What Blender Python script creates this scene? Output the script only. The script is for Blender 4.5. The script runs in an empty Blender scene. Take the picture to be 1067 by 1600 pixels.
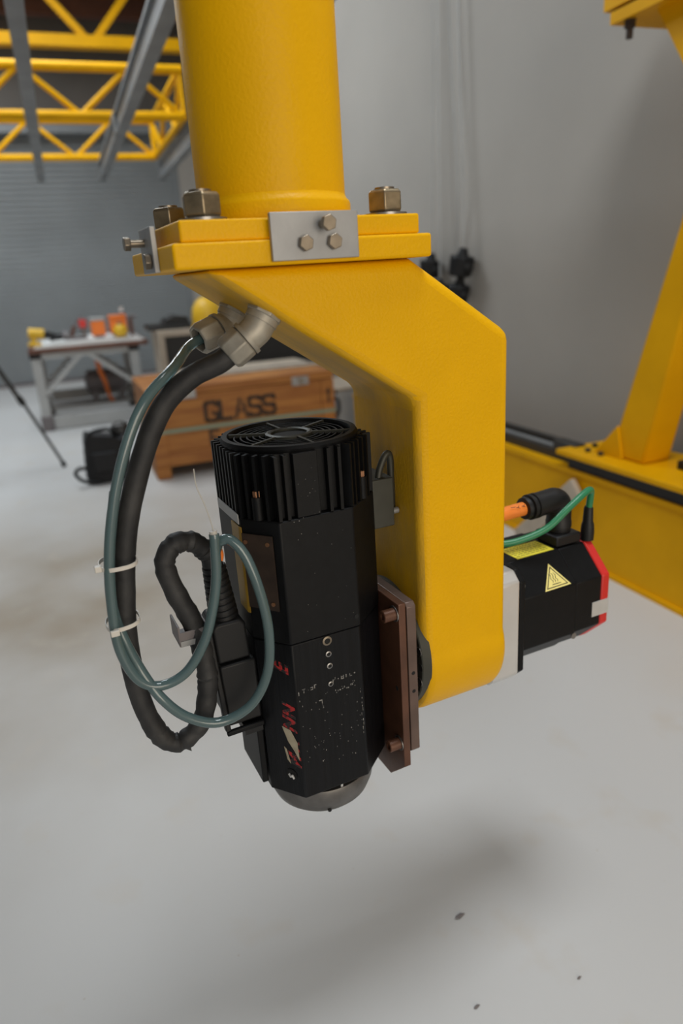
import bpy, bmesh, math, random
from mathutils import Vector, Matrix
random.seed(7)
PI = math.pi
C = bpy.context.scene.collection
S = bpy.context.scene

# ------------------------------------------------------------------ camera
F_PX, PITCH, YAW, ROLL, CAM_H = 1089.0, math.radians(18.8), math.radians(20.0), math.radians(3.8), 1.3
r0 = Vector((math.cos(YAW), -math.sin(YAW), 0))
fw = Vector((math.sin(YAW)*math.cos(PITCH), math.cos(YAW)*math.cos(PITCH), -math.sin(PITCH)))
u0 = r0.cross(fw)
cr = math.cos(ROLL)*r0 - math.sin(ROLL)*u0
cu = math.sin(ROLL)*r0 + math.cos(ROLL)*u0
cam_d = bpy.data.cameras.new('camera')
cam = bpy.data.objects.new('camera', cam_d); C.objects.link(cam)
cam.matrix_world = Matrix(((cr.x, cu.x, -fw.x, 0), (cr.y, cu.y, -fw.y, 0), (cr.z, cu.z, -fw.z, CAM_H), (0, 0, 0, 1)))
cam_d.sensor_fit = 'VERTICAL'; cam_d.sensor_height = 23.5; cam_d.sensor_width = 23.5*1067/1600
cam_d.lens = F_PX/1600*23.5
cam_d.clip_start = 0.02
cam_d.dof.use_dof = True; cam_d.dof.focus_distance = 1.0; cam_d.dof.aperture_fstop = 1.6
S.camera = cam

# ------------------------------------------------------------------ light
W = bpy.data.worlds.new('world'); S.world = W; W.use_nodes = True
bg = W.node_tree.nodes['Background']; bg.inputs[0].default_value = (0.80, 0.90, 1.0, 1); bg.inputs[1].default_value = 0.35
def area(name, loc, rot, sx, sy, power, col):
    l = bpy.data.lights.new(name, 'AREA'); l.shape = 'RECTANGLE'; l.size = sx; l.size_y = sy
    l.energy = power; l.color = col
    o = bpy.data.objects.new(name, l); C.objects.link(o); o.location = loc; o.rotation_euler = rot
    return o
area('skylight_light', (0.98, 0.58, 4.85), (0, 0, 0), 1.25, 1.25, 106, (0.91, 0.96, 1.0))
area('skylight_light', (-0.3, 6.2, 4.85), (0, 0, 0), 1.6, 2.6, 200, (0.86, 0.94, 1.0))
area('skylight_light', (-1.6, 9.6, 4.40), (0, 0, 0), 3.0, 1.6, 90, (0.88, 0.95, 1.0))
area('open_doorway_light', (0.7, -3.9, 1.5), (math.radians(90), 0, 0), 2.8, 2.6, 100, (1.0, 0.87, 0.70))
S.view_settings.view_transform = 'Standard'
S.view_settings.look = 'None'
S.view_settings.exposure = 0.0
S.view_settings.gamma = 1.0
S.view_settings.use_curve_mapping = False

# ------------------------------------------------------------------ helpers
def mat(name, col, rough=0.5, metal=0.0, noise=0.0, nscale=20.0, bump=0.0, bscale=120.0, col2=None, spec=0.5, coat=0.0, trans=0.0, emit=None, stretch=None, ramp=(0.35, 0.7)):
    m = bpy.data.materials.new(name); m.use_nodes = True
    nt = m.node_tree; b = nt.nodes['Principled BSDF']
    b.inputs['Base Color'].default_value = (*col, 1); b.inputs['Roughness'].default_value = rough
    b.inputs['Metallic'].default_value = metal; b.inputs['Specular IOR Level'].default_value = spec
    b.inputs['Coat Weight'].default_value = coat; b.inputs['Transmission Weight'].default_value = trans
    tc = nt.nodes.new('ShaderNodeTexCoord'); src = tc.outputs['Object']
    if stretch:
        mp = nt.nodes.new('ShaderNodeMapping'); mp.inputs['Scale'].default_value = stretch
        nt.links.new(src, mp.inputs['Vector']); src = mp.outputs['Vector']
    if noise or col2:
        n = nt.nodes.new('ShaderNodeTexNoise'); n.inputs['Scale'].default_value = nscale; n.inputs['Detail'].default_value = 6
        nt.links.new(src, n.inputs['Vector'])
        r = nt.nodes.new('ShaderNodeValToRGB')
        c2 = col2 if col2 else tuple(c*(1-noise) for c in col)
        r.color_ramp.elements[0].position = ramp[0]; r.color_ramp.elements[1].position = ramp[1]
        r.color_ramp.elements[0].color = (*c2, 1); r.color_ramp.elements[1].color = (*col, 1)
        nt.links.new(n.outputs['Fac'], r.inputs['Fac']); nt.links.new(r.outputs['Color'], b.inputs['Base Color'])
    if bump:
        n2 = nt.nodes.new('ShaderNodeTexNoise'); n2.inputs['Scale'].default_value = bscale; n2.inputs['Detail'].default_value = 3
        nt.links.new(src, n2.inputs['Vector'])
        bp = nt.nodes.new('ShaderNodeBump'); bp.inputs['Strength'].default_value = bump; bp.inputs['Distance'].default_value = 0.002
        nt.links.new(n2.outputs['Fac'], bp.inputs['Height']); nt.links.new(bp.outputs['Normal'], b.inputs['Normal'])
    return m

M = dict(
 yellow=mat('yellow_paint', (0.80, 0.425, 0.001), 0.40, noise=0.06, nscale=9, bump=0.35, bscale=240, spec=0.14),
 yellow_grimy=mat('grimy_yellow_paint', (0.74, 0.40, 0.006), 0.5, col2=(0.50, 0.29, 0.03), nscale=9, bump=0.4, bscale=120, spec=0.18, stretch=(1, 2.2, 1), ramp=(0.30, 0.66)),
 yellow_far=mat('yellow_steel_paint', (0.78, 0.39, 0.001), 0.5, noise=0.12, nscale=4, spec=0.12),
 black=mat('black_anodised', (0.0042, 0.0044, 0.005), 0.48, spec=0.2, noise=0.35, nscale=60, bump=0.08, bscale=300),
 black_brushed=mat('black_brushed_housing', (0.005, 0.0055, 0.007), 0.46, spec=0.2, noise=0.5, nscale=40, bump=0.25, bscale=120, stretch=(4, 4, 0.15)),
 black_plastic=mat('black_plastic', (0.008, 0.008, 0.0085), 0.5, spec=0.35, bump=0.05, bscale=200),
 rubber=mat('dusty_rubber', (0.034, 0.033, 0.032), 0.62, col2=(0.011, 0.011, 0.012), nscale=26, bump=0.5, bscale=70),
 dark=mat('dark_inside', (0.004, 0.004, 0.004), 0.8),
 steel=mat('machined_steel', (0.33, 0.32, 0.31), 0.34, metal=0.9, noise=0.25, nscale=40),
 steel_dark=mat('dull_steel', (0.20, 0.19, 0.18), 0.42, metal=0.8, noise=0.35, nscale=30),
 zinc=mat('zinc_bolt', (0.30, 0.25, 0.19), 0.36, metal=0.85, noise=0.35, nscale=50),
 nut=mat('yellow_zinc_nut', (0.33, 0.26, 0.165), 0.38, metal=0.85, noise=0.4, nscale=60),
 alu=mat('aluminium_plate', (0.36, 0.36, 0.36), 0.48, metal=0.5, noise=0.15, nscale=25, bump=0.05, bscale=200),
 alu_bright=mat('aluminium_block', (0.72, 0.71, 0.69), 0.35, metal=0.6, noise=0.08, nscale=20),
 cast=mat('dull_cast_metal', (0.40, 0.37, 0.31), 0.5, metal=0.45, noise=0.3, nscale=35, bump=0.1, bscale=120),
 brown=mat('brown_anodised_plate', (0.135, 0.056, 0.030), 0.40, metal=0.25, noise=0.35, nscale=25, bump=0.06, bscale=150),
 brown_grey=mat('grey_brown_plate', (0.150, 0.098, 0.078), 0.42, metal=0.3, noise=0.25, nscale=25),
 rust=mat('brown_name_plate', (0.048, 0.030, 0.021), 0.55, metal=0.2, noise=0.4, nscale=40),
 disc=mat('grey_reducer', (0.060, 0.060, 0.048), 0.5, metal=0.4, noise=0.2, nscale=30),
 olive=mat('yellow_sticker', (0.42, 0.25, 0.03), 0.5, noise=0.4, nscale=15),
 brass=mat('brass_bolt', (0.30, 0.15, 0.08), 0.4, metal=0.7),
 red=mat('red_plastic', (0.62, 0.022, 0.018), 0.38),
 red_print=mat('worn_red_print', (0.40, 0.012, 0.012), 0.6, col2=(0.012, 0.010, 0.011), nscale=130, ramp=(0.44, 0.54)),
 cream=mat('torn_label', (0.40, 0.35, 0.25), 0.7, noise=0.25, nscale=60),
 print_w=mat('worn_white_print', (0.36, 0.34, 0.31), 0.7, col2=(0.05, 0.05, 0.05), nscale=200),
 label=mat('yellow_label', (0.80, 0.70, 0.05), 0.45),
 label_pale=mat('pale_yellow_label', (0.86, 0.74, 0.25), 0.5),
 ink=mat('black_ink', (0.012, 0.011, 0.008), 0.6),
 ink_soft=mat('brown_label_ink', (0.28, 0.24, 0.02), 0.6),
 silver=mat('silver_tape', (0.52, 0.51, 0.49), 0.45, noise=0.1, nscale=40),
 orange=mat('orange_cable', (0.85, 0.23, 0.03), 0.45),
 green=mat('green_cable', (0.02, 0.20, 0.085), 0.38),
 tie=mat('white_nylon', (0.62, 0.58, 0.52), 0.5),
 wire=mat('pale_wire', (0.5, 0.47, 0.42), 0.5),
 tube=mat('teal_clear_tube', (0.10, 0.16, 0.165), 0.14, trans=0.3, spec=0.7),
 wood=mat('pine_plywood', (0.44, 0.18, 0.036), 0.6, col2=(0.29, 0.10, 0.018), nscale=3, stretch=(1, 1, 9)),
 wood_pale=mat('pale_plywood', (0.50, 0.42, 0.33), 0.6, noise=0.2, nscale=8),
 wood_dark=mat('dark_brown_wood', (0.16, 0.065, 0.04), 0.65, noise=0.3, nscale=5),
 stencil=mat('stencil_ink', (0.035, 0.02, 0.012), 0.7),
 strap=mat('green_strapping', (0.22, 0.27, 0.19), 0.5),
 grey_alu=mat('grey_profile', (0.42, 0.42, 0.41), 0.5, metal=0.1, noise=0.1, nscale=6),
 grey_rail=mat('grey_steel_rail', (0.27, 0.28, 0.285), 0.5, metal=0.2, noise=0.25, nscale=5),
 white_top=mat('white_board', (0.72, 0.72, 0.70), 0.5),
 bag=mat('black_nylon', (0.008, 0.008, 0.009), 0.75, bump=0.5, bscale=40),
 tool_orange=mat('orange_case', (0.85, 0.20, 0.025), 0.5),
 tool_yellow=mat('yellow_tool', (0.75, 0.45, 0.02), 0.45),
 tool_grey=mat('tool_grey', (0.16, 0.14, 0.14), 0.5),
 black_case=mat('black_case', (0.010, 0.010, 0.010), 0.55),
 rail_dark=mat('dark_linear_rail', (0.05, 0.048, 0.046), 0.45, metal=0.5),
 wall_white=mat('white_painted_wall', (0.40, 0.372, 0.335), 0.75, noise=0.10, nscale=1.2, bump=0.05, bscale=40),
 wall_taupe=mat('taupe_wall', (0.16, 0.145, 0.13), 0.8, noise=0.15, nscale=1.5),
 door=mat('grey_roll_door', (0.28, 0.295, 0.30), 0.55, noise=0.1, nscale=2),
 hood=mat('grey_door_hood', (0.20, 0.21, 0.215), 0.55),
 ceil=mat('grey_roof', (0.20, 0.20, 0.20), 0.8, noise=0.2, nscale=2),
)
def floor_mat():
    m = bpy.data.materials.new('pale_epoxy_floor'); m.use_nodes = True
    nt = m.node_tree; b = nt.nodes['Principled BSDF']; L = nt.links.new
    tc = nt.nodes.new('ShaderNodeTexCoord')
    def noise(scale, det, lo, hi):
        n = nt.nodes.new('ShaderNodeTexNoise'); n.inputs['Scale'].default_value = scale; n.inputs['Detail'].default_value = det
        L(tc.outputs['Object'], n.inputs['Vector'])
        r = nt.nodes.new('ShaderNodeMapRange'); r.inputs[1].default_value = lo; r.inputs[2].default_value = hi
        L(n.outputs['Fac'], r.inputs[0]); return r.outputs[0]
    def mix(fac, a, c):
        x = nt.nodes.new('ShaderNodeMix'); x.data_type = 'RGBA'
        L(fac, x.inputs[0])
        if isinstance(a, tuple): x.inputs[6].default_value = (*a, 1)
        else: L(a, x.inputs[6])
        x.inputs[7].default_value = (*c, 1); return x.outputs[2]
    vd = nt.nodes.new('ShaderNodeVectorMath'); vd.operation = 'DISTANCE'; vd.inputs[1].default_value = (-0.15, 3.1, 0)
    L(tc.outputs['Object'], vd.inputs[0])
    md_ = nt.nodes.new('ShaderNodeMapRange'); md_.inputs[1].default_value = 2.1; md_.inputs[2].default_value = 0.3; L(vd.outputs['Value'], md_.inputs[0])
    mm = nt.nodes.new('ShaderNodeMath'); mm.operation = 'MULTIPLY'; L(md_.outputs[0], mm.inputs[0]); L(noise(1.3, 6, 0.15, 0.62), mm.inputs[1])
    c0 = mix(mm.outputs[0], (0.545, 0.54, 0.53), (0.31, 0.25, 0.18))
    c1 = mix(noise(0.55, 5, 0.56, 0.90), c0, (0.52, 0.45, 0.36))
    c2 = mix(noise(5, 8, 0.60, 0.95), c1, (0.50, 0.44, 0.36))
    c3 = mix(noise(60, 3, 0.73, 0.80), c2, (0.42, 0.36, 0.30))
    L(c3, b.inputs['Base Color'])
    b.inputs['Roughness'].default_value = 0.42; b.inputs['Specular IOR Level'].default_value = 0.4
    return m
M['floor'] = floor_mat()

class MB:
    """collects shapes into one mesh"""
    def __init__(s): s.v = []; s.f = []
    def add(s, vs, fs):
        o = len(s.v); s.v += [tuple(v) for v in vs]; s.f += [tuple(i+o for i in f) for f in fs]; return s
    def box(s, a, b):
        x0, y0, z0 = a; x1, y1, z1 = b
        return s.add([(x0,y0,z0),(x1,y0,z0),(x1,y1,z0),(x0,y1,z0),(x0,y0,z1),(x1,y0,z1),(x1,y1,z1),(x0,y1,z1)],
                     [(0,3,2,1),(4,5,6,7),(0,1,5,4),(1,2,6,5),(2,3,7,6),(3,0,4,7)])
    def frame(s, d, up=None):
        d = Vector(d).normalized(); u = Vector(up) if up is not None else (Vector((0,0,1)) if abs(d.z) < 0.9 else Vector((1,0,0)))
        a = (u - d*u.dot(d)).normalized(); b = d.cross(a); return d, a, b
    def cyl(s, p0, p1, r, r1=None, n=20, caps=True, phase=0.0, up=None):
        p0 = Vector(p0); p1 = Vector(p1); r1 = r if r1 is None else r1
        d, a, b = s.frame(p1-p0, up); vs = []; fs = []
        for p, rr in ((p0, r), (p1, r1)):
            for i in range(n):
                t = 2*PI*i/n+phase; vs.append(p + a*math.cos(t)*rr + b*math.sin(t)*rr)
        for i in range(n): j = (i+1) % n; fs.append((i, j, n+j, n+i))
        if caps: fs += [tuple(reversed(range(n))), tuple(range(n, 2*n))]
        return s.add(vs, fs)
    def bar(s, p0, p1, w, h, up=(0,0,1)):
        p0 = Vector(p0); p1 = Vector(p1); d, a, b = s.frame(p1-p0, up); vs = []
        for p in (p0, p1):
            for sa, sb in ((-1,-1),(1,-1),(1,1),(-1,1)): vs.append(p + a*sa*h/2 + b*sb*w/2)
        return s.add(vs, [(0,1,5,4),(1,2,6,5),(2,3,7,6),(3,0,4,7),(3,2,1,0),(4,5,6,7)])
    def lathe(s, prof, base, axis=(0,0,1), n=40, up=None, close=False):
        base = Vector(base); d, a, b = s.frame(axis, up); vs = []; fs = []; k = len(prof)
        for (r, h) in prof:
            for i in range(n):
                t = 2*PI*i/n; vs.append(base + d*h + (a*math.cos(t)+b*math.sin(t))*r)
        for q in range(k if close else k-1):
            q2 = (q+1) % k
            for i in range(n): j = (i+1) % n; fs.append((q*n+i, q*n+j, q2*n+j, q2*n+i))
        if not close:
            if prof[0][0] > 1e-6: fs.append(tuple(reversed(range(n))))
            if prof[-1][0] > 1e-6: fs.append(tuple(range((k-1)*n, k*n)))
        return s.add(vs, fs)
    def prism(s, poly, a0, a1, axis='z'):
        def P(u, v, w): return {'z': (u, v, w), 'y': (u, w, v), 'x': (w, u, v)}[axis]
        n = len(poly); vs = [P(u, v, a0) for u, v in poly] + [P(u, v, a1) for u, v in poly]
        fs = [tuple(reversed(range(n))), tuple(range(n, 2*n))] + [(i, (i+1) % n, n+(i+1) % n, n+i) for i in range(n)]
        return s.add(vs, fs)
    def tube(s, pts, r, n=12, sub=6, rf=None, closed_ends=True):
        P = [Vector(p) for p in pts]; out = []
        for i in range(len(P)-1):
            a = P[i-1] if i > 0 else P[0]*2-P[1]; b = P[i]; c = P[i+1]; d = P[i+2] if i+2 < len(P) else P[-1]*2-P[-2]
            for k in range(sub):
                t = k/sub; out.append(0.5*((2*b)+(c-a)*t+(2*a-5*b+4*c-d)*t*t+(3*b-a-3*c+d)*t**3))
        out.append(P[-1]); vs = []; fs = []
        nrm = None
        for i, p in enumerate(out):
            t = (out[min(i+1, len(out)-1)]-out[max(i-1, 0)]).normalized()
            if nrm is None: nrm = s.frame(t)[1]
            nrm = (nrm - t*nrm.dot(t)).normalized(); b = t.cross(nrm); rr = r*(rf(i/(len(out)-1), i) if rf else 1)
            for k in range(n):
                w = 2*PI*k/n; q = rr*(1+ (rf(0, i*7+k)-1)*0.5 if rf else 1)
                vs.append(p+(nrm*math.cos(w)+b*math.sin(w))*q)
        for i in range(len(out)-1):
            for k in range(n): j = (k+1) % n; fs.append((i*n+k, i*n+j, (i+1)*n+j, (i+1)*n+k))
        if closed_ends: fs += [tuple(reversed(range(n))), tuple(range((len(out)-1)*n, len(out)*n))]
        s.pts = out
        return s.add(vs, fs)
    def mesh(s, name, base=(0,0,0), smooth=True, angle=35):
        me = bpy.data.meshes.new(name)
        bx, by, bz = base
        me.from_pydata([(x-bx, y-by, z-bz) for x, y, z in s.v], [], s.f)
        bm = bmesh.new(); bm.from_mesh(me); bmesh.ops.recalc_face_normals(bm, faces=bm.faces); bm.to_mesh(me); bm.free()
        if smooth:
            me.polygons.foreach_set('use_smooth', [True]*len(me.polygons)); me.set_sharp_from_angle(angle=math.radians(angle))
        return me
BASES = {}
def build(mb, name, m, parent=None, bevel=0.0, seg=2, smooth=True, angle=35, base=None, kind=None, label=None):
    b = base if base is not None else BASES.get(parent, (0, 0, 0))
    o = bpy.data.objects.new(name, mb.mesh(name, b, smooth, angle)); C.objects.link(o)
    o.data.materials.append(M[m] if isinstance(m, str) else m)
    if parent: o.parent = parent; BASES[o] = b
    if bevel:
        md = o.modifiers.new('bevel', 'BEVEL'); md.width = bevel; md.segments = seg; md.limit_method = 'ANGLE'; md.angle_limit = math.radians(38)
    if kind: o['kind'] = kind
    if label: o['label'] = label
    return o
DELTA = math.radians(4.6)              # the robot wrist is turned a little against the hall
RZ = Matrix.Rotation(DELTA, 3, 'Z')
def tag(o, label, cat, group=None):
    o['label'] = label; o['category'] = cat
    if group: o['group'] = group
    return o
def root(name, base, label, cat, group=None, arm=False):
    o = bpy.data.objects.new(name, None); C.objects.link(o); o.empty_display_size = 0.05
    o.location = RZ @ Vector(base) if arm else base
    if arm: o.rotation_euler.z = DELTA
    BASES[o] = base
    return tag(o, label, cat, group)
def single(mb, name, m, base, label, cat, group=None, arm=False, **k):
    o = build(mb, name, m, base=base, **k); o.location = RZ @ Vector(base) if arm else base
    if arm: o.rotation_euler.z = DELTA
    return tag(o, label, cat, group)
def struct(mb, name, m, parent=None, **k):
    o = build(mb, name, m, parent, **k)
    if not parent: o['kind'] = 'structure'
    return o
def text(name, s, size, origin, ux, uy, m, parent, depth=0.0004, shear=0.0, bold=0.0, align='LEFT'):
    cu_ = bpy.data.curves.new(name, 'FONT'); cu_.body = s; cu_.size = size; cu_.shear = shear; cu_.offset = bold; cu_.align_x = align
    to = bpy.data.objects.new(name, cu_); C.objects.link(to); bpy.context.view_layer.update()
    me = bpy.data.meshes.new_from_object(to.evaluated_get(bpy.context.evaluated_depsgraph_get()))
    bpy.data.objects.remove(to)
    o_ = Vector(origin); ux = Vector(ux).normalized(); uy = Vector(uy).normalized(); nz = ux.cross(uy); b = Vector(BASES.get(parent, (0,0,0)))
    for v in me.vertices: v.co = o_ + ux*v.co.x + uy*v.co.y + nz*depth - b
    me.name = name; ob = bpy.data.objects.new(name, me); C.objects.link(ob); me.materials.clear(); me.materials.append(M[m]); ob.parent = parent; BASES[ob] = tuple(b)
    return ob

# ================================================================== THE HALL
XW, YB, ZC = 2.4, 11.6, 4.95
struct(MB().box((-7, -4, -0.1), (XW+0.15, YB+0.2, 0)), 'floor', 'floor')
struct(MB().box((XW, -4, 0), (XW+0.15, YB+0.2, ZC)), 'wall_right', 'wall_white')
wb = struct(MB().box((-7, YB, 3.38), (XW, YB+0.15, ZC)).box((1.97, YB, 0), (XW, YB+0.15, 3.38)), 'wall_back', 'wall_taupe')
struct(MB().box((1.97, YB-0.02, 0), (XW, YB, 3.38)), 'trim_1', 'wall_white')
struct(MB().box((-7, -4, ZC), (XW+0.15, YB+0.2, ZC+0.1)), 'ceiling', 'ceil')
struct(MB().box((-7.15, -4, 0), (-7, YB+0.2, ZC)), 'wall_left', 'wall_white')
# roll-up door: corrugated slat curtain, guides, hood
d = MB(); zs = 0.0; prof = []
while zs < 3.36:
    prof += [(YB+0.05, zs), (YB+0.02, zs+0.02), (YB+0.02, zs+0.055), (YB+0.05, zs+0.072)]; zs += 0.075
n = len(prof)
d.add([(-4.6, y, z) for y, z in prof] + [(1.90, y, z) for y, z in prof], [(i, i+1, n+i+1, n+i) for i in range(n-1)])
do = struct(d, 'door_1', 'door', smooth=False)
struct(MB().box((1.90, YB-0.03, 0), (1.97, YB+0.05, 3.4)), 'guide_rail', 'hood', do)
struct(MB().box((-4.7, YB-0.03, 0), (-4.6, YB+0.05, 3.4)), 'guide_rail', 'hood', do)
struct(MB().box((-4.7, YB-0.28, 3.36), (1.97, YB, 3.62)), 'door_hood', 'hood', do, bevel=0.02)
struct(MB().box((-4.6, YB-0.02, 0.0), (1.9, YB+0.05, 0.05)), 'bottom_bar', 'tool_grey', do)
# roof purlins
for i, (y, m_) in enumerate(((8.4, 'wood_dark'), (9.6, 'wood_dark'), (10.7, 'wood_dark'))):
    o = single(MB().box((-7, y-0.07, 4.55), (XW, y+0.07, 4.95)), 'roof_purlin', m_, (0, y, 4.95),
               ['dark brown roof purlin nearest the camera', 'dark brown roof purlin, the middle one of three', 'dark brown roof purlin closest to the roll-up door'][i], 'beam', 'brown roof purlins')
single(MB().cyl((-7, 9.15, 4.47), (XW, 9.15, 4.47), 0.045), 'ceiling_pipe', 'grey_rail', (0, 9.15, 4.47), 'pale pipe running under the roof between brown purlins', 'pipe')

# ------------------------------------------------------------------ overhead yellow trusses
def truss_side(t, y, z0, z1, xs, r, rw, first_up):
    build(MB().cyl((xs[0], y, z0), (xs[-1], y, z0), r, n=14), 'chord', 'yellow_far', t)
    build(MB().cyl((xs[0], y, z1), (xs[-1]+0.03, y, z1), r, n=14), 'chord', 'yellow_far', t)
    for i in range(len(xs)-1):
        up = (i % 2 == 0) == first_up
        a, b = (z0, z1) if up else (z1, z0)
        build(MB().cyl((xs[i], y, a), (xs[i+1], y, b), rw, n=10), 'web_member', 'yellow_far', t)
xs = [1.21-0.40*k for k in range(9)][::-1]
bt = root('box_truss', (0.2, 7.4, 2.6), 'bright yellow box truss bridge hanging over the workbench', 'truss')
truss_side(bt, 6.5, 2.61, 2.945, xs, 0.036, 0.022, True)
truss_side(bt, 8.38, 2.605, 2.945, xs, 0.036, 0.022, True)
for z in (2.61, 2.945):
    build(MB().cyl((1.22, 6.5, z), (1.22, 8.38, z), 0.03, n=12), 'end_member', 'yellow_far', bt)
build(MB().cyl((1.22, 6.5, 2.61), (1.22, 6.5, 2.945), 0.022, n=10), 'end_member', 'yellow_far', bt)
build(MB().cyl((1.22, 8.38, 2.61), (1.22, 8.38, 2.945), 0.03, n=10), 'end_member', 'yellow_far', bt)
for k in range(4):
    ya = 6.5+0.47*k; zz = (2.61, 2.945) if k % 2 else (2.945, 2.61)
    build(MB().cyl((1.22, ya, zz[0]), (1.22, ya+0.47, zz[1]), 0.02, n=10), 'web_member', 'yellow_far', bt)
rt = root('roof_truss', (0.8, 9.0, 3.8), 'dull yellow roof truss with V webs above the box truss', 'truss')
build(MB().box((-4, 8.93, 3.75), (XW, 9.07, 3.86)), 'chord', 'yellow_far', rt)
build(MB().box((-4, 8.94, 4.45), (XW, 9.06, 4.55)), 'chord', 'yellow_far', rt)
for k in range(-3, 3):
    xc = 0.79+k*1.25
    for sgn in (-1, 1):
        build(MB().bar((xc+0.05*sgn, 9, 3.84), (xc+0.62*sgn, 9, 4.48), 0.055, 0.07), 'web_member', 'yellow_far', rt)
for i, x in enumerate((0.035, 0.655, 1.285)):
    rr = root('overhead_rail', (x, 6.0, 2.52), ['grey overhead runway rail, leftmost of the three', 'grey overhead runway rail, the middle one of three', 'grey overhead runway rail ending beside the yellow column, rightmost of three'][i], 'rail', 'grey overhead rails')
    y1 = 8.62
    build(MB().box((x-0.016, 1.8, 2.428), (x+0.016, y1, 2.545)), 'web', 'grey_rail', rr)
    build(MB().box((x-0.038, 1.8, 2.413), (x+0.038, y1, 2.428)), 'flange', 'grey_rail', rr)
    build(MB().box((x-0.038, 1.8, 2.545), (x+0.038, y1, 2.562)), 'flange', 'grey_rail', rr)
    build(MB().box((x-0.043, 6.1, 2.42), (x+0.043, 6.22, 2.56)), 'splice_plate', 'grey_rail', rr)

# ------------------------------------------------------------------ gantry rail on the right
gb = root('gantry_beam', (2.12, 4.5, 0), 'long low yellow floor beam along the white wall', 'beam')
build(MB().box((1.985, -0.6, 0.02), (2.0, 5.0, 0.40)), 'web', 'yellow_far', gb)
build(MB().box((1.975, -0.6, 0.40), (2.25, 5.0, 0.422)), 'top_flange', 'yellow_far', gb)
build(MB().box((1.975, -0.6, 0.0), (2.25, 5.0, 0.022)), 'bottom_flange', 'yellow_far', gb)
build(MB().box((2.235, -0.6, 0.02), (2.25, 5.0, 0.40)), 'web', 'yellow_far', gb)
lr = root('linear_rail', (2.12, 4.5, 0.422), 'dark steel guide rail on top of the long yellow floor beam', 'rail')
build(MB().box((2.03, -0.6, 0.422), (2.06, 4.9, 0.465)), 'guide_bar', 'rail_dark', lr)
build(MB().box((2.09, -0.6, 0.422), (2.13, 4.9, 0.455)), 'gear_rack', 'grey_rail', lr)
build(MB().box((2.16, -0.6, 0.422), (2.20, 4.9, 0.465)), 'guide_bar', 'rail_dark', lr)
gl = root('gantry_leg', (2.1, 2.1, 0.475), 'leaning yellow gantry leg standing on the carriage plate beside the wall', 'gantry')
cpl = build(MB().box((1.945, 0.4, 0.482), (2.30, 2.50, 0.505)), 'carriage_plate', 'yellow_far', gl, bevel=0.003)
build(MB().box((1.995, 0.5, 0.4655), (2.10, 2.42, 0.482)), 'runner_block', 'rail_dark', gl)
build(MB().box((1.984, 0.4, 0.4235), (2.026, 2.46, 0.4815)), 'gap_shade_strip', 'black_case', gl)  # black strip added to paint in the shade of the gap under the plate
build(MB().box((2.02, 2.465, 0.467), (2.08, 2.62, 0.515)), 'wiper_block', 'rail_dark', gl, bevel=0.004)
for (x, y) in ((2.02, 2.38), (2.10, 2.43), (2.02, 2.30), (2.17, 2.36)):
    build(MB().cyl((x, y, 0.505), (x, y, 0.52), 0.013, n=6), 'hex_bolt', 'rail_dark', cpl)
def leg_y(z): return 2.275-(z-0.52)*0.303, 2.09-(z-0.52)*0.232
lg = MB(); vs = []
for z in (0.505, 2.10):
    yr, yf = leg_y(z)
    vs += [(2.05, yf, z), (2.19, yf, z), (2.19, yr, z), (2.05, yr, z)]
lg.add(vs, [(0,3,2,1),(4,5,6,7),(0,1,5,4),(1,2,6,5),(2,3,7,6),(3,0,4,7)])
build(lg, 'leg_column', 'yellow_far', gl, bevel=0.012)
build(MB().prism([(2.36, 0.506), (2.20, 0.506), (2.235, 0.64)], 2.04, 2.05, 'x'), 'gusset', 'yellow_far', gl)
build(MB().prism([(2.19, 2.08), (2.08, 2.08), (1.74, 1.60), (1.86, 1.60)], 2.055, 2.18, 'x'), 'knee_brace', 'yellow_far', gl)
build(MB().box((2.0, 1.2, 2.08), (2.26, 2.357, 2.118)), 'head_plate', 'yellow_far', gl)
hb = build(MB().box((2.0, 1.2, 2.130), (2.26, 2.394, 2.32)), 'cross_beam_end', 'yellow_far', gl)
build(MB().box((2.02, 1.2, 2.118), (2.24, 2.37, 2.130)), 'shim', 'rail_dark', gl)
build(MB().cyl((2.03, 2.29, 2.08), (2.03, 2.29, 2.055), 0.02, n=6).cyl((2.03, 2.29, 2.055), (2.03, 2.29, 2.022), 0.012, n=12), 'hex_bolt', 'rust', gl)
dr = root('carriage_drive', (2.22, 1.93, 0.505), 'black drive unit with yellow sticker on the carriage plate at right edge', 'motor')
build(MB().box((2.16, 1.72, 0.506), (2.30, 1.96, 0.56)), 'base', 'black_plastic', dr, bevel=0.004)
build(MB().cyl((2.23, 1.86, 0.56), (2.23, 1.86, 0.76), 0.05, n=20), 'housing', 'tool_grey', dr)
build(MB().cyl((2.23, 1.86, 0.60), (2.23, 1.86, 0.66), 0.0505, n=20), 'sticker', 'tool_yellow', dr)
build(MB().box((2.11, 1.90, 0.506), (2.16, 1.98, 0.54)), 'plug', 'black_plastic', dr, bevel=0.004)
single(MB().bar((1.93, 2.74, 0.004), (1.955, 2.36, 0.36), 0.085, 0.028, up=(-1, 0, 0)), 'wooden_plank', 'wood_pale', (1.94, 2.7, 0), 'pale wooden plank leaning against the yellow floor beam', 'plank', bevel=0.003)

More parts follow.
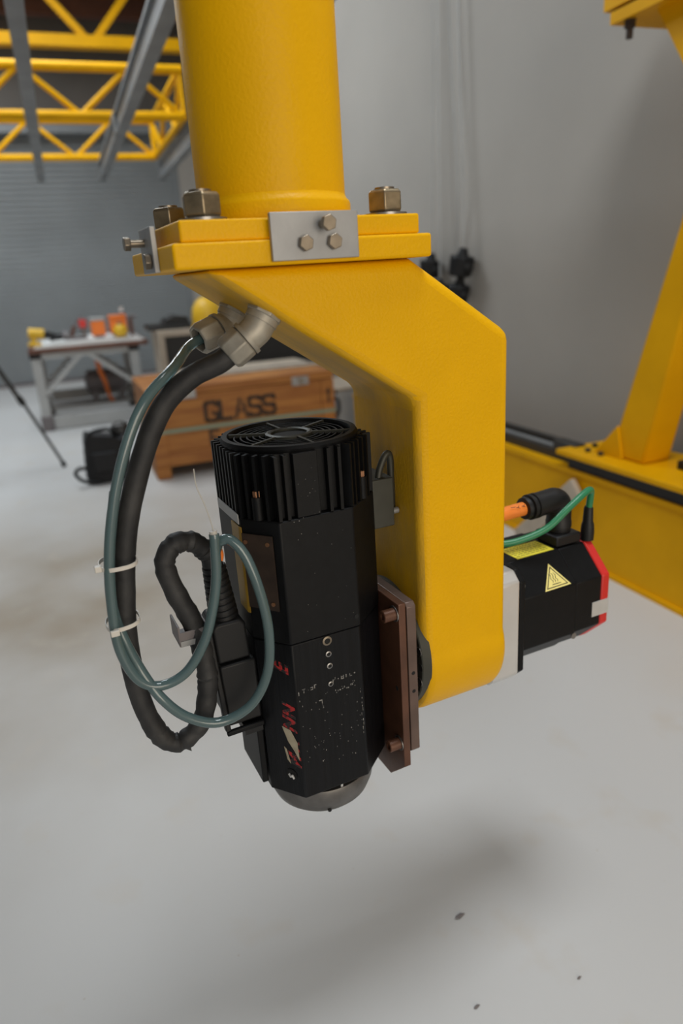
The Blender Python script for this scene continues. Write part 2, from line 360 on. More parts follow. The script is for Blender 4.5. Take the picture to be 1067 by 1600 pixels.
# ------------------------------------------------------------------ cables and plugs hanging on the white wall
plugs = [(4.336, 1.312, 0.072, 'black cable plug hanging by the white wall, left of the upper pair'), (3.935, 1.318, 0.076, 'black cable plug hanging by the white wall, right of the upper pair'),
         (4.215, 1.165, 0.06, 'black cable plug on the wall half hidden behind the yellow bracket'), (3.975, 1.155, 0.072, 'lowest black cable plug hanging by the white wall')]
tops = [(4.30, 4.6), (4.06, 4.6), (4.27, 4.6), (4.20, 4.6)]
for i, (y, z, s_, lab) in enumerate(plugs):
    p = root('hanging_plug', (XW-0.09, y, z-s_), lab, 'plug', 'plugs hanging on the wall')
    x = XW-0.085
    a = random.uniform(-0.25, 0.25)
    dirv = Vector((0.1, math.sin(a), math.cos(a)))
    c = Vector((x, y, z))
    build(MB().cyl(c-dirv*s_, c+dirv*s_*0.55, s_*0.92, s_*1.0, n=10), 'shell', 'black_plastic', p, bevel=0.012)
    build(MB().cyl(c+dirv*s_*0.55, c+dirv*s_*1.15, s_*0.5, s_*0.3, n=12), 'gland', 'black_plastic', p)
    build(MB().box((x-s_*0.3, y-s_*1.12, z-s_*0.55), (x+s_*0.3, y+s_*1.12, z-s_*0.05)), 'locking_ring', 'black_case', p, bevel=0.01)
    b0 = c+dirv*s_*1.15
    ty, tz = tops[i]
    o = single(MB().tube([b0]+([(x+0.05, b0.y+0.09, 1.285), (x+0.055, b0.y+0.13, 1.40)] if i == 3 else [])+[(x+0.02, b0.y*0.8+ty*0.2, 1.8), (XW-0.05, b0.y*0.35+ty*0.65, 2.7), (XW-0.04, ty, tz)], 0.0055, n=8), 'hanging_cable', 'grey_alu', tuple(b0),
           ['thin grey cable down the wall, leftmost of the four', 'thin grey cable slanting to the right down the wall', 'thin grey cable down the wall between its neighbours to the low plug', 'thin grey cable down the wall to the lowest plug'][i], 'cable', 'cables hanging on the wall')

# ------------------------------------------------------------------ wooden crate
cr_ = root('wooden_crate', (1.1, 5.4, 0), 'orange plywood crate stencilled GLASS behind the spindle motor', 'crate')
X0, X1, Y0, Y1 = 0.43, 1.79, 4.92, 5.82
body = build(MB().box((X0, Y0, 0.085), (X1, Y1, 0.575)), 'body', 'wood', cr_, bevel=0.004)
lid = build(MB().box((X0-0.005, Y0-0.008, 0.58), (X1+0.005, Y1+0.005, 0.635)), 'lid', 'wood', cr_, bevel=0.004)
for x in (X0, (X0+X1)/2-0.05, X1-0.1):
    build(MB().box((x, Y0, 0.0), (x+0.1, Y1, 0.085)), 'skid', 'wood', cr_, bevel=0.004)
for x in (X0, X1-0.10):
    build(MB().box((x, Y0-0.014, 0.09), (x+0.1, Y0, 0.575)), 'batten', 'wood', cr_, bevel=0.003)
build(MB().box((X0+0.1, Y0-0.012, 0.09), (X1-0.1, Y0, 0.19)), 'batten', 'wood', cr_, bevel=0.003)
build(MB().box((X0-0.004, Y0-0.018, 0.325), (X1+0.004, Y0-0.0145, 0.352)).box((X0-0.006, Y0-0.018, 0.325), (X0-0.001, Y1, 0.352)), 'strap', 'strap', cr_)
for x in (0.64, 1.47):
    hg = build(MB().box((x, Y0-0.012, 0.55), (x+0.13, Y0-0.0005, 0.615)), 'latch', 'alu', cr_, bevel=0.003)
    build(MB().box((x+0.045, Y0-0.02, 0.565), (x+0.085, Y0-0.012, 0.60)), 'hasp', 'steel', hg)
# stencilled letters built from strokes with stencil bridges; unit cell 1 x 1.4
STROKES = {
 'G': [(0,.1,.2,1.3),(.12,1.2,.85,1.4),(.12,0,.85,.2),(.75,.1,.95,.62),(.5,.5,.72,.65),(.75,1.02,.95,1.25)],
 'L': [(0,0,.2,1.4),(.27,0,.9,.2)],
 'A': 'A',
 'S': [(.1,1.2,.9,1.4),(0,.8,.2,1.25),(.1,.62,.45,.82),(.52,.55,.9,.78),(.75,.15,.95,.6),(.05,0,.85,.2),(.0,.2,.2,.35),(.75,1.05,.95,1.22)],
 'F': [(0,0,.2,1.4),(.27,1.2,.9,1.4),(.27,.6,.7,.8)], 'R': [(0,0,.2,1.4),(.27,1.2,.8,1.4),(.75,.75,.95,1.25),(.27,.62,.8,.8),(.65,0,.85,.55)],
 'E': [(0,0,.2,1.4),(.27,1.2,.9,1.4),(.27,.6,.75,.8),(.27,0,.9,.2)],
}
def stencil(s, x, z, h, pitch, yy):
    for k, ch in enumerate(s):
        u = h/1.4; ox = x+k*pitch; mb = MB()
        if ch == 'A':
            for poly in ([(0,0),(.22,0),(.56,1.4),(.38,1.4)], [(.78,0),(1.0,0),(.70,1.25),(.56,1.05)], [(.36,.42),(.62,.42),(.58,.6),(.42,.6)]):
                mb.prism([(ox+a*u, z+b*u) for a, b in poly], yy-0.0012, yy, 'y')
        else:
            for (a, b, c, d_) in STROKES[ch]: mb.box((ox+(a-.03)*u, yy-0.0012, z+(b-.03)*u), (ox+(c+.03)*u, yy, z+(d_+.03)*u))
        build(mb, 'stencil_letter', 'stencil', body, smooth=False)
stencil('GLASS', 0.812, 0.365, 0.150, 0.106, Y0-0.0005)
stencil('F', 0.83, 0.20, 0.11, 0.1, Y0-0.0005)
build(MB().prism([(1.735, 0.40), (1.752, 0.40), (1.752, 0.48), (1.768, 0.475), (1.744, 0.515), (1.72, 0.475), (1.735, 0.48)], Y0-0.016, Y0-0.0145, 'y'), 'stencil_arrow', 'stencil', body, smooth=False)

lid_sheen = root('lid_sheen_sheet', (1.25, 5.5, 0.6355), 'added pale sheet for the sheen on top of the stencilled crate', 'board')  # pale sheet added to imitate the grazing reflection on the crate lid
build(MB().box((0.66, 5.25, 0.6358), (1.78, 5.80, 0.652)), 'sheet', 'wood_pale', lid_sheen, bevel=0.002)
build(MB().box((0.66, 5.32, 0.6522), (1.78, 5.345, 0.658)), 'edge_strip', 'tool_grey', lid_sheen)

# ------------------------------------------------------------------ black panel case behind the crate
ca = root('display_case', (1.4, 6.5, 0), 'black fronted case with pale wooden frame behind the crate', 'case')
build(MB().box((0.80, 6.46, 0.53), (2.25, 6.9, 0.875)), 'panel', 'black_case', ca)
for (a, b) in (((0.745, 6.44, 0.40), (0.80, 6.92, 0.93)), ((2.25, 6.44, 0.485), (2.30, 6.92, 0.93)), ((0.80, 6.44, 0.875), (2.25, 6.92, 0.93)), ((0.80, 6.44, 0.485), (2.25, 6.92, 0.53))):
    build(MB().box(a, b), 'frame_board', 'wood_pale', ca, bevel=0.004)
build(MB().box((0.80, 6.45, 0.475), (2.25, 6.9, 0.485)), 'dark_strip', 'black_case', ca)
for x in (0.78, 1.85):
    build(MB().box((x, 6.48, 0), (x+0.05, 6.53, 0.475)), 'leg', 'grey_alu', ca)
    build(MB().box((x, 6.82, 0), (x+0.05, 6.87, 0.475)), 'leg', 'grey_alu', ca)
lp = root('black_keyboard_case', (0.9, 6.6, 0.93), 'flat black box lying on the pale framed case', 'box')
build(MB().box((0.68, 6.5, 0.931), (1.06, 6.85, 0.975)), 'base', 'black_case', lp, bevel=0.006)
build(MB().prism([(0.82, 0.975), (1.06, 0.975), (1.04, 1.03), (0.93, 1.05), (0.84, 1.02)], 6.55, 6.8, 'y'), 'top', 'black_case', lp, bevel=0.008)
yd = root('yellow_helmet', (1.23, 6.62, 0.93), 'rounded yellow dome resting on the pale framed case', 'helmet')
build(MB().lathe([(0.135, 0.0), (0.14, 0.07), (0.128, 0.14), (0.095, 0.20), (0.05, 0.235), (0.0, 0.245)], (1.23, 6.62, 0.945), n=28), 'dome', 'tool_yellow', yd)
build(MB().lathe([(0.16, 0.0), (0.16, 0.012), (0.13, 0.02)], (1.23, 6.62, 0.931), n=28), 'brim', 'tool_yellow', yd)
gx = root('grey_bin', (2.15, 5.65, 0), 'pale grey box beside the right end of the crate', 'box')
build(MB().box((1.98, 5.35, 0.0), (2.33, 5.95, 0.40)), 'body', 'grey_alu', gx, bevel=0.01)
build(MB().box((1.965, 5.335, 0.40), (2.345, 5.965, 0.43)), 'lid', 'wood_pale', gx, bevel=0.008)
single(MB().tube([(1.86, 5.25, 0.30), (1.88, 5.2, 0.26), (1.93, 5.22, 0.245), (1.96, 5.27, 0.30), (1.94, 5.26, 0.36), (1.885, 5.24, 0.35), (1.86, 5.22, 0.29), (1.84, 5.2, 0.1), (1.84, 5.2, 0.012)], 0.012, n=8), 'coiled_cable', 'black_plastic', (1.84, 5.2, 0), 'dark coiled cable hanging on the pale grey box by the crate', 'cable')

# ------------------------------------------------------------------ workbench
tb = root('workbench', (0.2, 8.0, 0), 'grey metal frame workbench with white top in front of the roll-up door', 'workbench')
TX0, TX1, TY0, TY1 = -0.37, 0.76, 7.45, 8.6
build(MB().box((TX0, TY0, 0.755), (TX1, TY1, 0.80)), 'board', 'wood_dark', tb, bevel=0.006)
sh = MB(); N = 14; vs = []; fs = []
for k in range(N+1):
    x = TX0+0.06+(TX1-TX0-0.10)*k/N; bow = 0.028*math.sin(PI*k/N)
    for (yy, zz) in ((TY0+0.02, 0.8005), (TY0+0.02, 0.812+bow), (TY1-0.05, 0.812+bow), (TY1-0.05, 0.8005)): vs.append((x, yy, zz))
for k in range(N):
    for q in range(4): fs.append((k*4+q, k*4+(q+1) % 4, k*4+4+(q+1) % 4, k*4+4+q))
fs += [(3,2,1,0), tuple(N*4+q for q in range(4))]
build(sh.add(vs, fs), 'white_sheet', 'white_top', tb, smooth=False)
LX = (-0.315, 0.61); LYY = (7.52, 8.5)
for x in LX:
    for y in LYY:
        lg_ = build(MB().box((x-0.045, y-0.045, 0.06), (x+0.045, y+0.045, 0.71)), 'leg', 'grey_alu', tb, bevel=0.006)
        build(MB().box((x-0.055, y-0.055, 0.71), (x+0.055, y+0.055, 0.755)), 'corner_block', 'black_plastic', lg_, bevel=0.006)
        build(MB().box((x-0.06, y-0.06, 0.0), (x+0.055, y+0.055, 0.15)), 'foot', 'tool_grey', lg_, bevel=0.012)
build(MB().box((LX[0], 7.475, 0.70), (LX[1], 7.515, 0.752)), 'apron', 'grey_alu', tb)
for y in LYY:
    build(MB().bar((-0.275, y-0.045, 0.37), (0.10, y-0.045, 0.72), 0.03, 0.04), 'brace', 'grey_alu', tb)
    build(MB().bar((0.575, y-0.045, 0.39), (0.17, y-0.045, 0.72), 0.03, 0.04), 'brace', 'grey_alu', tb)
build(MB().box((-0.26, 7.48, 0.005), (0.58, 7.56, 0.14)), 'lower_beam', 'grey_alu', tb, bevel=0.008)
build(MB().box((-0.26, 8.44, 0.16), (0.56, 8.55, 0.27)), 'lower_beam', 'grey_alu', tb, bevel=0.008)
build(MB().box((-0.33, 7.565, 0.12), (-0.28, 8.45, 0.17)), 'side_beam', 'tool_grey', tb)
build(MB().box((0.58, 7.565, 0.12), (0.63, 8.45, 0.17)), 'side_beam', 'tool_grey', tb)
build(MB().box((-0.27, 7.95, 0.13), (0.57, 8.4, 0.16)), 'shelf', 'grey_alu', tb)
pm = root('air_compressor', (0.35, 8.2, 0.16), 'grey cylinder unit on the shelf under the workbench', 'compressor')
build(MB().lathe([(0.0, 0), (0.08, 0.01), (0.12, 0.04), (0.12, 0.40), (0.08, 0.44), (0, 0.45)], (0.10, 8.2, 0.36), (1, 0, 0), n=24), 'tank', 'tool_grey', pm)
build(MB().box((0.16, 8.12, 0.1605), (0.22, 8.28, 0.27)), 'foot', 'tool_grey', pm)
build(MB().box((0.44, 8.12, 0.1605), (0.50, 8.28, 0.27)), 'foot', 'tool_grey', pm)
single(MB().tube([(0.26, 7.935, 0.62), (0.27, 7.93, 0.5), (0.30, 7.92, 0.38), (0.33, 7.93, 0.2), (0.36, 7.93, 0.165)], 0.025, n=8, rf=lambda t, i: 1.1-0.6*t), 'hanging_strap', 'tool_orange', (0.3, 7.93, 0.16), 'orange strap hanging under the workbench', 'strap')
# things on the bench
dz = 0.842
dt = root('power_drill', (-0.25, 7.6, 0.83), 'yellow cordless drill at the left end of the workbench', 'drill')
build(MB().cyl((-0.20, 7.6, 0.93), (-0.05, 7.6, 0.88), 0.035, 0.022, n=14), 'chuck', 'black_plastic', dt)
build(MB().cyl((-0.34, 7.6, 0.95), (-0.20, 7.6, 0.93), 0.048, n=16), 'motor_housing', 'tool_yellow', dt)
build(MB().bar((-0.29, 7.6, 0.93), (-0.31, 7.6, 0.85), 0.05, 0.06, up=(0, 1, 0)), 'handle', 'tool_yellow', dt, bevel=0.008)
build(MB().box((-0.36, 7.56, 0.822), (-0.24, 7.64, 0.86)), 'battery', 'tool_yellow', dt, bevel=0.006)
gr = root('angle_grinder', (-0.08, 7.62, 0.84), 'small black power tool next to the yellow drill', 'tool')
build(MB().cyl((-0.16, 7.72, 0.880), (-0.03, 7.72, 0.89), 0.034, 0.028, n=14), 'body', 'black_plastic', gr)
build(MB().cyl((-0.03, 7.72, 0.89), (0.02, 7.72, 0.892), 0.045, n=14), 'head', 'tool_grey', gr)
jg = root('metal_jig', (0.12, 7.8, 0.85), 'dark metal clamp jig standing on the white bench top', 'jig')
build(MB().box((0.02, 7.72, 0.848), (0.20, 7.88, 0.872)), 'base', 'tool_grey', jg, bevel=0.004)
build(MB().bar((0.05, 7.8, 0.872), (0.09, 7.8, 0.97), 0.04, 0.03, up=(0, 1, 0)), 'arm', 'wood_dark', jg, bevel=0.004)
build(MB().bar((0.09, 7.8, 0.96), (0.17, 7.8, 1.06), 0.04, 0.03, up=(0, 1, 0)), 'lever', 'tool_grey', jg, bevel=0.004)
build(MB().box((0.14, 7.77, 0.95), (0.21, 7.83, 1.03)), 'head', 'red', jg, bevel=0.006)
build(MB().cyl((0.17, 7.8, 0.872), (0.17, 7.8, 0.96), 0.02, n=12), 'post', 'steel', jg)
for i, (xa, xb, za, m2, lab) in enumerate(((0.25, 0.385, 1.06, 'tool_orange', 'orange carton with white lid on the workbench'), (0.435, 0.60, 1.07, 'tool_orange', 'orange box with a yellow ball in front, right end of the workbench'))):
    ob = root('orange_box', ((xa+xb)/2, 7.8, 0.855), lab, 'box', 'orange boxes on the bench')
    build(MB().box((xa, 7.72, 0.866), (xb, 7.9, za-0.05)), 'body', m2, ob, bevel=0.004)
    build(MB().box((xa-0.004, 7.716, za-0.05), (xb+0.004, 7.904, za-0.02)), 'lid', ['grey_alu', 'tool_orange'][i], ob, bevel=0.004)
    build(MB().box((xa+0.02, 7.715, 0.842), (xb-0.02, 7.86, 0.8655)), 'tray', 'tool_grey', ob)
yb = root('yellow_ball', (0.52, 7.62, 0.84), 'yellow round tool case before the right orange box', 'ball')
build(MB().lathe([(0.0, 0.0), (0.05, 0.008), (0.07, 0.05), (0.066, 0.09), (0.04, 0.12), (0, 0.128)], (0.52, 7.63, 0.837), n=20), 'shell', 'tool_yellow', yb)
build(MB().cyl((0.52, 7.63, 0.96), (0.52, 7.63, 0.985), 0.02, n=10), 'cap', 'tool_grey', yb)
wbx = root('spray_bottle', (0.585, 7.95, 0.84), 'white capped bottle standing behind the orange boxes', 'bottle')
build(MB().lathe([(0.035, 0), (0.038, 0.01), (0.038, 0.2), (0.015, 0.24)], (0.585, 7.97, 0.835), n=14), 'body', 'tool_grey', wbx)
build(MB().cyl((0.585, 7.97, 1.075), (0.585, 7.97, 1.12), 0.02, n=10), 'cap', 'white_top', wbx)
cl2 = root('bar_clamp', (0.66, 7.85, 0.84), 'dark brown clamp lying at the right end of the bench', 'clamp')
build(MB().box((0.635, 7.78, 0.829), (0.665, 7.92, 1.0)), 'bar', 'wood_dark', cl2, bevel=0.004)
build(MB().box((0.63, 7.8, 1.0), (0.70, 7.9, 1.04)), 'jaw', 'tool_grey', cl2, bevel=0.004)

# ------------------------------------------------------------------ bag, stand leg
bg_ = root('equipment_bag', (0.12, 5.2, 0), 'black nylon equipment bag on the floor left of the crate', 'bag')
mb = MB(); vs = []; fs = []; NU, NV = 22, 12
for j in range(NV+1):
    t = j/NV; zz = 0.005+0.315*t
    for i in range(NU):
        a = 2*PI*i/NU; ex = 0.42
        cx = math.copysign(abs(math.cos(a))**ex, math.cos(a)); cy = math.copysign(abs(math.sin(a))**ex, math.sin(a))
        sc = (1-0.10*t) * (0.94+0.06*math.sin(PI*min(1, t*1.2))) * (1+random.uniform(-0.03, 0.03))
        top = 0.03*math.sin(3*a+1)*t
        vs.append((0.12+0.165*sc*cx, 5.2+0.14*sc*cy, zz+top))
for j in range(NV):
    for i in range(NU): k = (i+1) % NU; fs.append((j*NU+i, j*NU+k, (j+1)*NU+k, (j+1)*NU+i))
fs += [tuple(reversed(range(NU))), tuple(range(NV*NU, (NV+1)*NU))]
build(mb.add(vs, fs), 'body', 'bag', bg_)
build(MB().tube([(-0.03, 5.06, 0.13), (-0.08, 5.05, 0.135), (-0.105, 5.05, 0.10), (-0.07, 5.05, 0.05), (-0.01, 5.055, 0.025), (0.06, 5.05, 0.02)], 0.013, n=8), 'strap', 'bag', bg_)
build(MB().tube([(0.0, 5.2, 0.30), (0.05, 5.17, 0.355), (0.16, 5.17, 0.365), (0.22, 5.2, 0.31)], 0.014, n=8), 'handle', 'bag', bg_)
build(MB().box((0.02, 5.035, 0.09), (0.19, 5.065, 0.23)), 'front_pocket', 'bag', bg_, bevel=0.012)
build(MB().lathe([(0.06, 0), (0.075, 0.04), (0.06, 0.09), (0.02, 0.11), (0, 0.112)], (0.25, 5.25, 0.285), n=14), 'side_flap', 'rail_dark', bg_)
st = root('stand_leg', (-0.19, 5.8, 0), 'thin dark stand leg slanting to the floor at the left edge', 'stand')
build(MB().cyl((-0.80, 5.72, 1.50), (-0.40, 5.775, 0.54), 0.018, n=10), 'upper_tube', 'rail_dark', st)
build(MB().cyl((-0.40, 5.775, 0.56), (-0.195, 5.80, 0.03), 0.012, n=10), 'lower_tube', 'rail_dark', st)
build(MB().cyl((-0.415, 5.773, 0.58), (-0.39, 5.777, 0.52), 0.024, n=10), 'lock_collar', 'black_plastic', st)
build(MB().cyl((-0.20, 5.80, 0.04), (-0.188, 5.80, 0.002), 0.018, n=10), 'rubber_foot', 'black_plastic', st)
for i, (x, y, s_) in enumerate(((0.563, 0.983, 0.014), (0.494, 0.803, 0.008), (0.701, 0.7725, 0.006))):
    single(MB().add([(x-s_, y-s_*.2, 0.0012), (x-s_*.2, y-s_*.4, 0.0016), (x+s_, y+s_*.1, 0.0012), (x+s_*.3, y+s_*.4, 0.0018), (x-s_*.5, y+s_*.25, 0.0012), (x, y, 0.004), (x, y, 0.0005)],
           [(0,1,5),(1,2,5),(2,3,5),(3,4,5),(4,0,5),(1,0,6),(2,1,6),(3,2,6),(4,3,6),(0,4,6)]), 'floor_chip', 'tool_grey', (x, y, 0),
           ['grey chip on the floor under the yellow bracket, the largest', 'grey chip on the floor nearest the bottom edge of the view', 'tiny grey chip on the floor at lower right'][i], 'debris', 'chips on the floor')

# ================================================================== ROBOT WRIST (own frame, turned by DELTA)
ZP = 1.3665
TC = (0.352, 0.92)
mast = root('robot_mast', (TC[0], TC[1], ZP), 'yellow vertical tube with bolted square flange at top centre', 'column', arm=True)
build(MB().lathe([(0.0945, 0.0), (0.0945, 2.2), (0.07, 2.2)], (TC[0], TC[1], ZP+0.03), n=96), 'tube', 'yellow', mast)
build(MB().lathe([(0.1005, 0.0), (0.1008, 0.019), (0.0995, 0.0225), (0.0962, 0.0255), (0.0946, 0.030), (0.09, 0.030)], (TC[0], TC[1], ZP), n=96), 'weld_collar', 'yellow', mast)
up = build(MB().box((0.199, 0.808, 1.343), (0.504, 1.036, ZP)), 'flange_plate', 'yellow', mast, bevel=0.0028, seg=3)
for k, (x, y, ph) in enumerate(((0.2365, 0.842, 0.35), (0.4745, 0.842, 0.02), (0.2365, 1.005, 0.30), (0.4745, 1.005, 0.3))):
    nb = build(MB().lathe([(0.0200, 0.0), (0.0232, 0.0035), (0.0232, 0.024), (0.0200, 0.0275), (0.0, 0.0275)], (x, y, ZP+0.003), n=6, up=(math.cos(ph), math.sin(ph), 0)), 'hex_nut', 'nut', mast, bevel=0.0012)
    build(MB().lathe([(0.0, 0.0), (0.0275, 0.0), (0.0275, 0.003), (0.0, 0.003)], (x, y, ZP+0.0002), n=36), 'washer', 'steel', nb)
    build(MB().lathe([(0.0, 0.0), (0.0125, 0.0), (0.0125, 0.003), (0.0, 0.004)], (x, y, ZP+0.0304), n=24), 'thread_end', 'zinc', nb)

# ------------------------------------------------------------------ bracket
br = root('wrist_bracket', (0.53, 0.918, 0.593), 'cranked yellow cast bracket hanging under the tube flange', 'bracket', arm=True)
build(MB().box((0.187, 0.80, 1.3145), (0.517, 1.045, 1.3427)), 'mounting_plate', 'yellow', br, bevel=0.0035, seg=3)
x0, x1, y0, y1, zc, R, yc = 0.497, 0.655, 0.813, 1.021, 0.701, 0.110, 0.917
A_, B_, D_, E_ = (0.222, 1.3142), (x0, 1.130), (x1, 1.208), (0.496, 1.3142)
vs = []; fs = []
def V(x, y, z): vs.append((x, y, z)); return len(vs)-1
Af, Bf, Df, Ef = [V(p[0], y0, p[1]) for p in (A_, B_, D_, E_)]
Ab, Bb, Db, Eb = [V(p[0], y1, p[1]) for p in (A_, B_, D_, E_)]
NA = 34; La = []; Ra = []
t0 = -math.acos((yc-y0)/R); t1_ = PI+math.acos((y1-yc)/R)
for k in range(NA+1):
    t = t0+(t1_-t0)*k/NA; yy = yc-R*math.cos(t); zz = zc-R*math.sin(t)
    La.append(V(x0, yy, zz)); Ra.append(V(x1, yy, zz))
fs += [(Af, Bf, Df, Ef), (Bf, La[0], Ra[0], Df), (Ab, Eb, Db, Bb), (Bb, Db, Ra[-1], La[-1]), (Af, Ef, Eb, Ab), (Af, Ab, Bb, Bf), (Df, Db, Eb, Ef)]
fs += [tuple([Bf, Bb]+La[::-1]), tuple([Db, Df]+Ra)]
for k in range(NA): fs.append((La[k], La[k+1], Ra[k+1], Ra[k]))
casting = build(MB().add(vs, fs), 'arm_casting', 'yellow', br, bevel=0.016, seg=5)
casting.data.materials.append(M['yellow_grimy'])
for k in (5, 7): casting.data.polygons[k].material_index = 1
# reducer disc with a ring of bolt holes on the motor side
dc = build(MB().lathe([(0.0, -0.0085), (0.062, -0.0085), (0.062, 0.0), (0.1085, 0.0), (0.110, 0.0015), (0.110, 0.017), (0.0, 0.017)], (0.4895, 0.917, 0.715), (1, 0, 0), n=64), 'reducer_disc', 'disc', br)
for k in range(24):
    t = 2*PI*k/24; yy = 0.917+0.1030*math.cos(t); zz = 0.715+0.1030*math.sin(t)
    h = MB(); h.lathe([(0.0062, 0), (0.0078, 0), (0.0078, 0.0008), (0.0062, 0.0008)], (0.4888, yy, zz), (1, 0, 0), n=14, close=True)
    ho = build(h, 'bolt_hole', 'steel' if k % 2 else 'disc', dc)
    build(MB().cyl((0.4891, yy, zz), (0.4897, yy, zz), 0.0062, n=14), 'hole_bottom', 'dark', dc)
# alignment plate with three bolts in front, a small one on the left side
fp = build(MB().box((0.299, 0.7935, 1.3185), (0.4095, 0.7998, 1.3705)), 'alignment_plate', 'alu', br, bevel=0.0008)
def hexbolt(p, d, L, par, r=0.0092, m_='zinc', ph=0.3):
    p = Vector(p); d = Vector(d); hmb = MB()
    hmb.cyl(p+d*L, p+d*(L+0.0075), r, n=6, up=(math.cos(ph)*0.2, 0.3, 1))
    o = build(hmb, 'hex_bolt', m_, par, bevel=0.0008)
    if L > 0.001: build(MB().cyl(p, p+d*(L+0.001), r*0.55, n=14), 'shank', m_, par)
    return o
hexbolt((0.363, 0.7935, 1.3565), (0, -1, 0), 0.014, fp)
hexbolt((0.339, 0.7935, 1.3365), (0, -1, 0), 0.0005, fp)
hexbolt((0.3757, 0.7935, 1.3370), (0, -1, 0), 0.0005, fp)
sp = build(MB().box((0.1805, 0.873, 1.3150), (0.1868, 0.940, 1.366)), 'stop_plate', 'alu', br, bevel=0.0008)
hexbolt((0.1805, 0.915, 1.350), (-1, 0, 0), 0.0165, sp, r=0.0085)
hexbolt((0.1805, 0.888, 1.3285), (-1, 0, 0), 0.0006, sp, r=0.0095)
# conduit elbows on the slanted underside
nd = Vector((-(1.3142-1.130), 0, -(x0-0.222))).normalized()
def elbow(basep, end, lab):
    b = Vector(basep); e = Vector(end); k = b+nd*0.022; d2 = (e-k).normalized(); Lk = (e-k).length
    f = build(MB().cyl(b-nd*0.002, b+nd*0.004, 0.0235, n=8), 'conduit_elbow', 'cast', br, bevel=0.001, label=lab)
    build(MB().cyl(b+nd*0.004, b+nd*0.012, 0.021, n=24), 'collar', 'cast', f)
    build(MB().tube([b+nd*0.010, b+nd*0.020, k+d2*0.004, k+d2*0.016], 0.0195, n=20, sub=5), 'elbow_body', 'cast', f)
    build(MB().cyl(k+d2*0.014, k+d2*0.019, 0.0225, n=24), 'collar', 'cast', f)
    g = MB().lathe([(0.0155, Lk), (0.0190, Lk), (0.0222, Lk-0.005), (0.0222, 0.021), (0.019, 0.019), (0.0155, 0.019)], k, d2, n=8, close=True)
    build(g, 'gland_nut', 'cast', f, bevel=0.0015)
    build(MB().cyl(k+d2*(Lk-0.012), k+d2*(Lk-0.011), 0.0155, n=20), 'gland_bore', 'dark', f)
    return k, d2, Lk
e1 = elbow((0.302, 0.848, 1.2606), (0.251, 0.856, 1.2135), 'dull grey metal conduit elbow nearer the camera')
e2 = elbow((0.300, 0.962, 1.2620), (0.240, 0.950, 1.2285), 'dull grey metal conduit elbow farther back')

# ------------------------------------------------------------------ spindle motor
OCT = [(0.283, 0.8155), (0.391, 0.8155), (0.449, 0.865), (0.449, 0.971), (0.391, 1.02), (0.283, 1.02), (0.245, 0.971), (0.245, 0.865)]
MC = (0.346, 0.918)
def inset(p, d):
    out = []; n = len(p)
    for i in range(n):
        a = Vector(p[i-1]); b = Vector(p[i]); c = Vector(p[(i+1) % n])
        e1_ = (b-a).normalized(); e2_ = (c-b).normalized()
        n1 = Vector((-e1_.y, e1_.x)); n2 = Vector((-e2_.y, e2_.x)); bis = (n1+n2).normalized()
        out.append(tuple(b+bis*d/max(0.3, bis.dot(n1))))
    return out
mo = root('spindle_motor', (MC[0], MC[1], 0.485), 'black octagonal spindle motor hung on brown plates beside the yellow bracket', 'motor', arm=True)
ub = build(MB().prism(OCT, 0.8165, 0.998), 'upper_housing', 'black', mo, bevel=0.002)
lb = build(MB().prism(inset(OCT, 0.0012), 0.553, 0.8155), 'lower_housing', 'black_brushed', mo, bevel=0.002)
# fan cowl: core ring with round bore, fins around it
CORE = inset(OCT, 0.0115)
def ray_poly(poly, c, t):
    d_ = Vector((math.cos(t), math.sin(t))); best = None
    for i in range(len(poly)):
        a = Vector(poly[i])-Vector(c); b = Vector(poly[(i+1) % len(poly)])-Vector(c); e = b-a
        den = d_.x*e.y-d_.y*e.x
        if abs(den) < 1e-9: continue
        s_ = (a.x*e.y-a.y*e.x)/den; u_ = (a.x*d_.y-a.y*d_.x)/den
        if s_ > 0 and -1e-6 <= u_ <= 1+1e-6: best = s_ if best is None else min(best, s_)
    return best
angs = sorted([2*PI*k/72 for k in range(72)] + [math.atan2(p[1]-MC[1], p[0]-MC[0]) % (2*PI) for p in CORE])
vs = []; fs = []; n = len(angs); ZT = 1.086
for t in angs:
    ro = ray_poly(CORE, MC, t); ri = min(0.087, ro-0.003); c_, s_ = math.cos(t), math.sin(t)
    for rr, zz in ((ro, 0.9985), (ro, ZT), (ri, ZT), (ri, 1.02)): vs.append((MC[0]+rr*c_, MC[1]+rr*s_, zz))
for i in range(n):
    j = (i+1) % n
    for q in range(3): fs.append((i*4+q, j*4+q, j*4+q+1, i*4+q+1))
fs.append(tuple(i*4+3 for i in range(n)))
cowl = build(MB().add(vs, fs), 'fan_cowl', 'black', mo)
fin_count = 0
for i in range(8):
    a = Vector(OCT[i]); b = Vector(OCT[(i+1) % 8]); e = (b-a); L_ = e.length; e.normalize(); nin = Vector((-e.y, e.x))
    npf = max(3, int(L_/0.0138)); 
    for k in range(npf+1):
        s_ = L_*k/npf
        if i == 0 and 0.026 < s_ < 0.062: continue
        p = a+e*min(max(s_, 0.003), L_-0.003)
        if k == npf: continue
        w = 0.0022
        q = [p-e*w, p+e*w, p+e*w+nin*0.0125, p-e*w+nin*0.0125]
        build(MB().prism([tuple(x) for x in q], 0.9985, ZT-random.uniform(0, 0.001)), 'fin', 'black', mo)
a = Vector(OCT[0]); build(MB().box((a.x+0.027, 0.8160, 0.9985), (a.x+0.061, 0.8275, ZT)), 'flat_fin', 'black', mo, bevel=0.001)
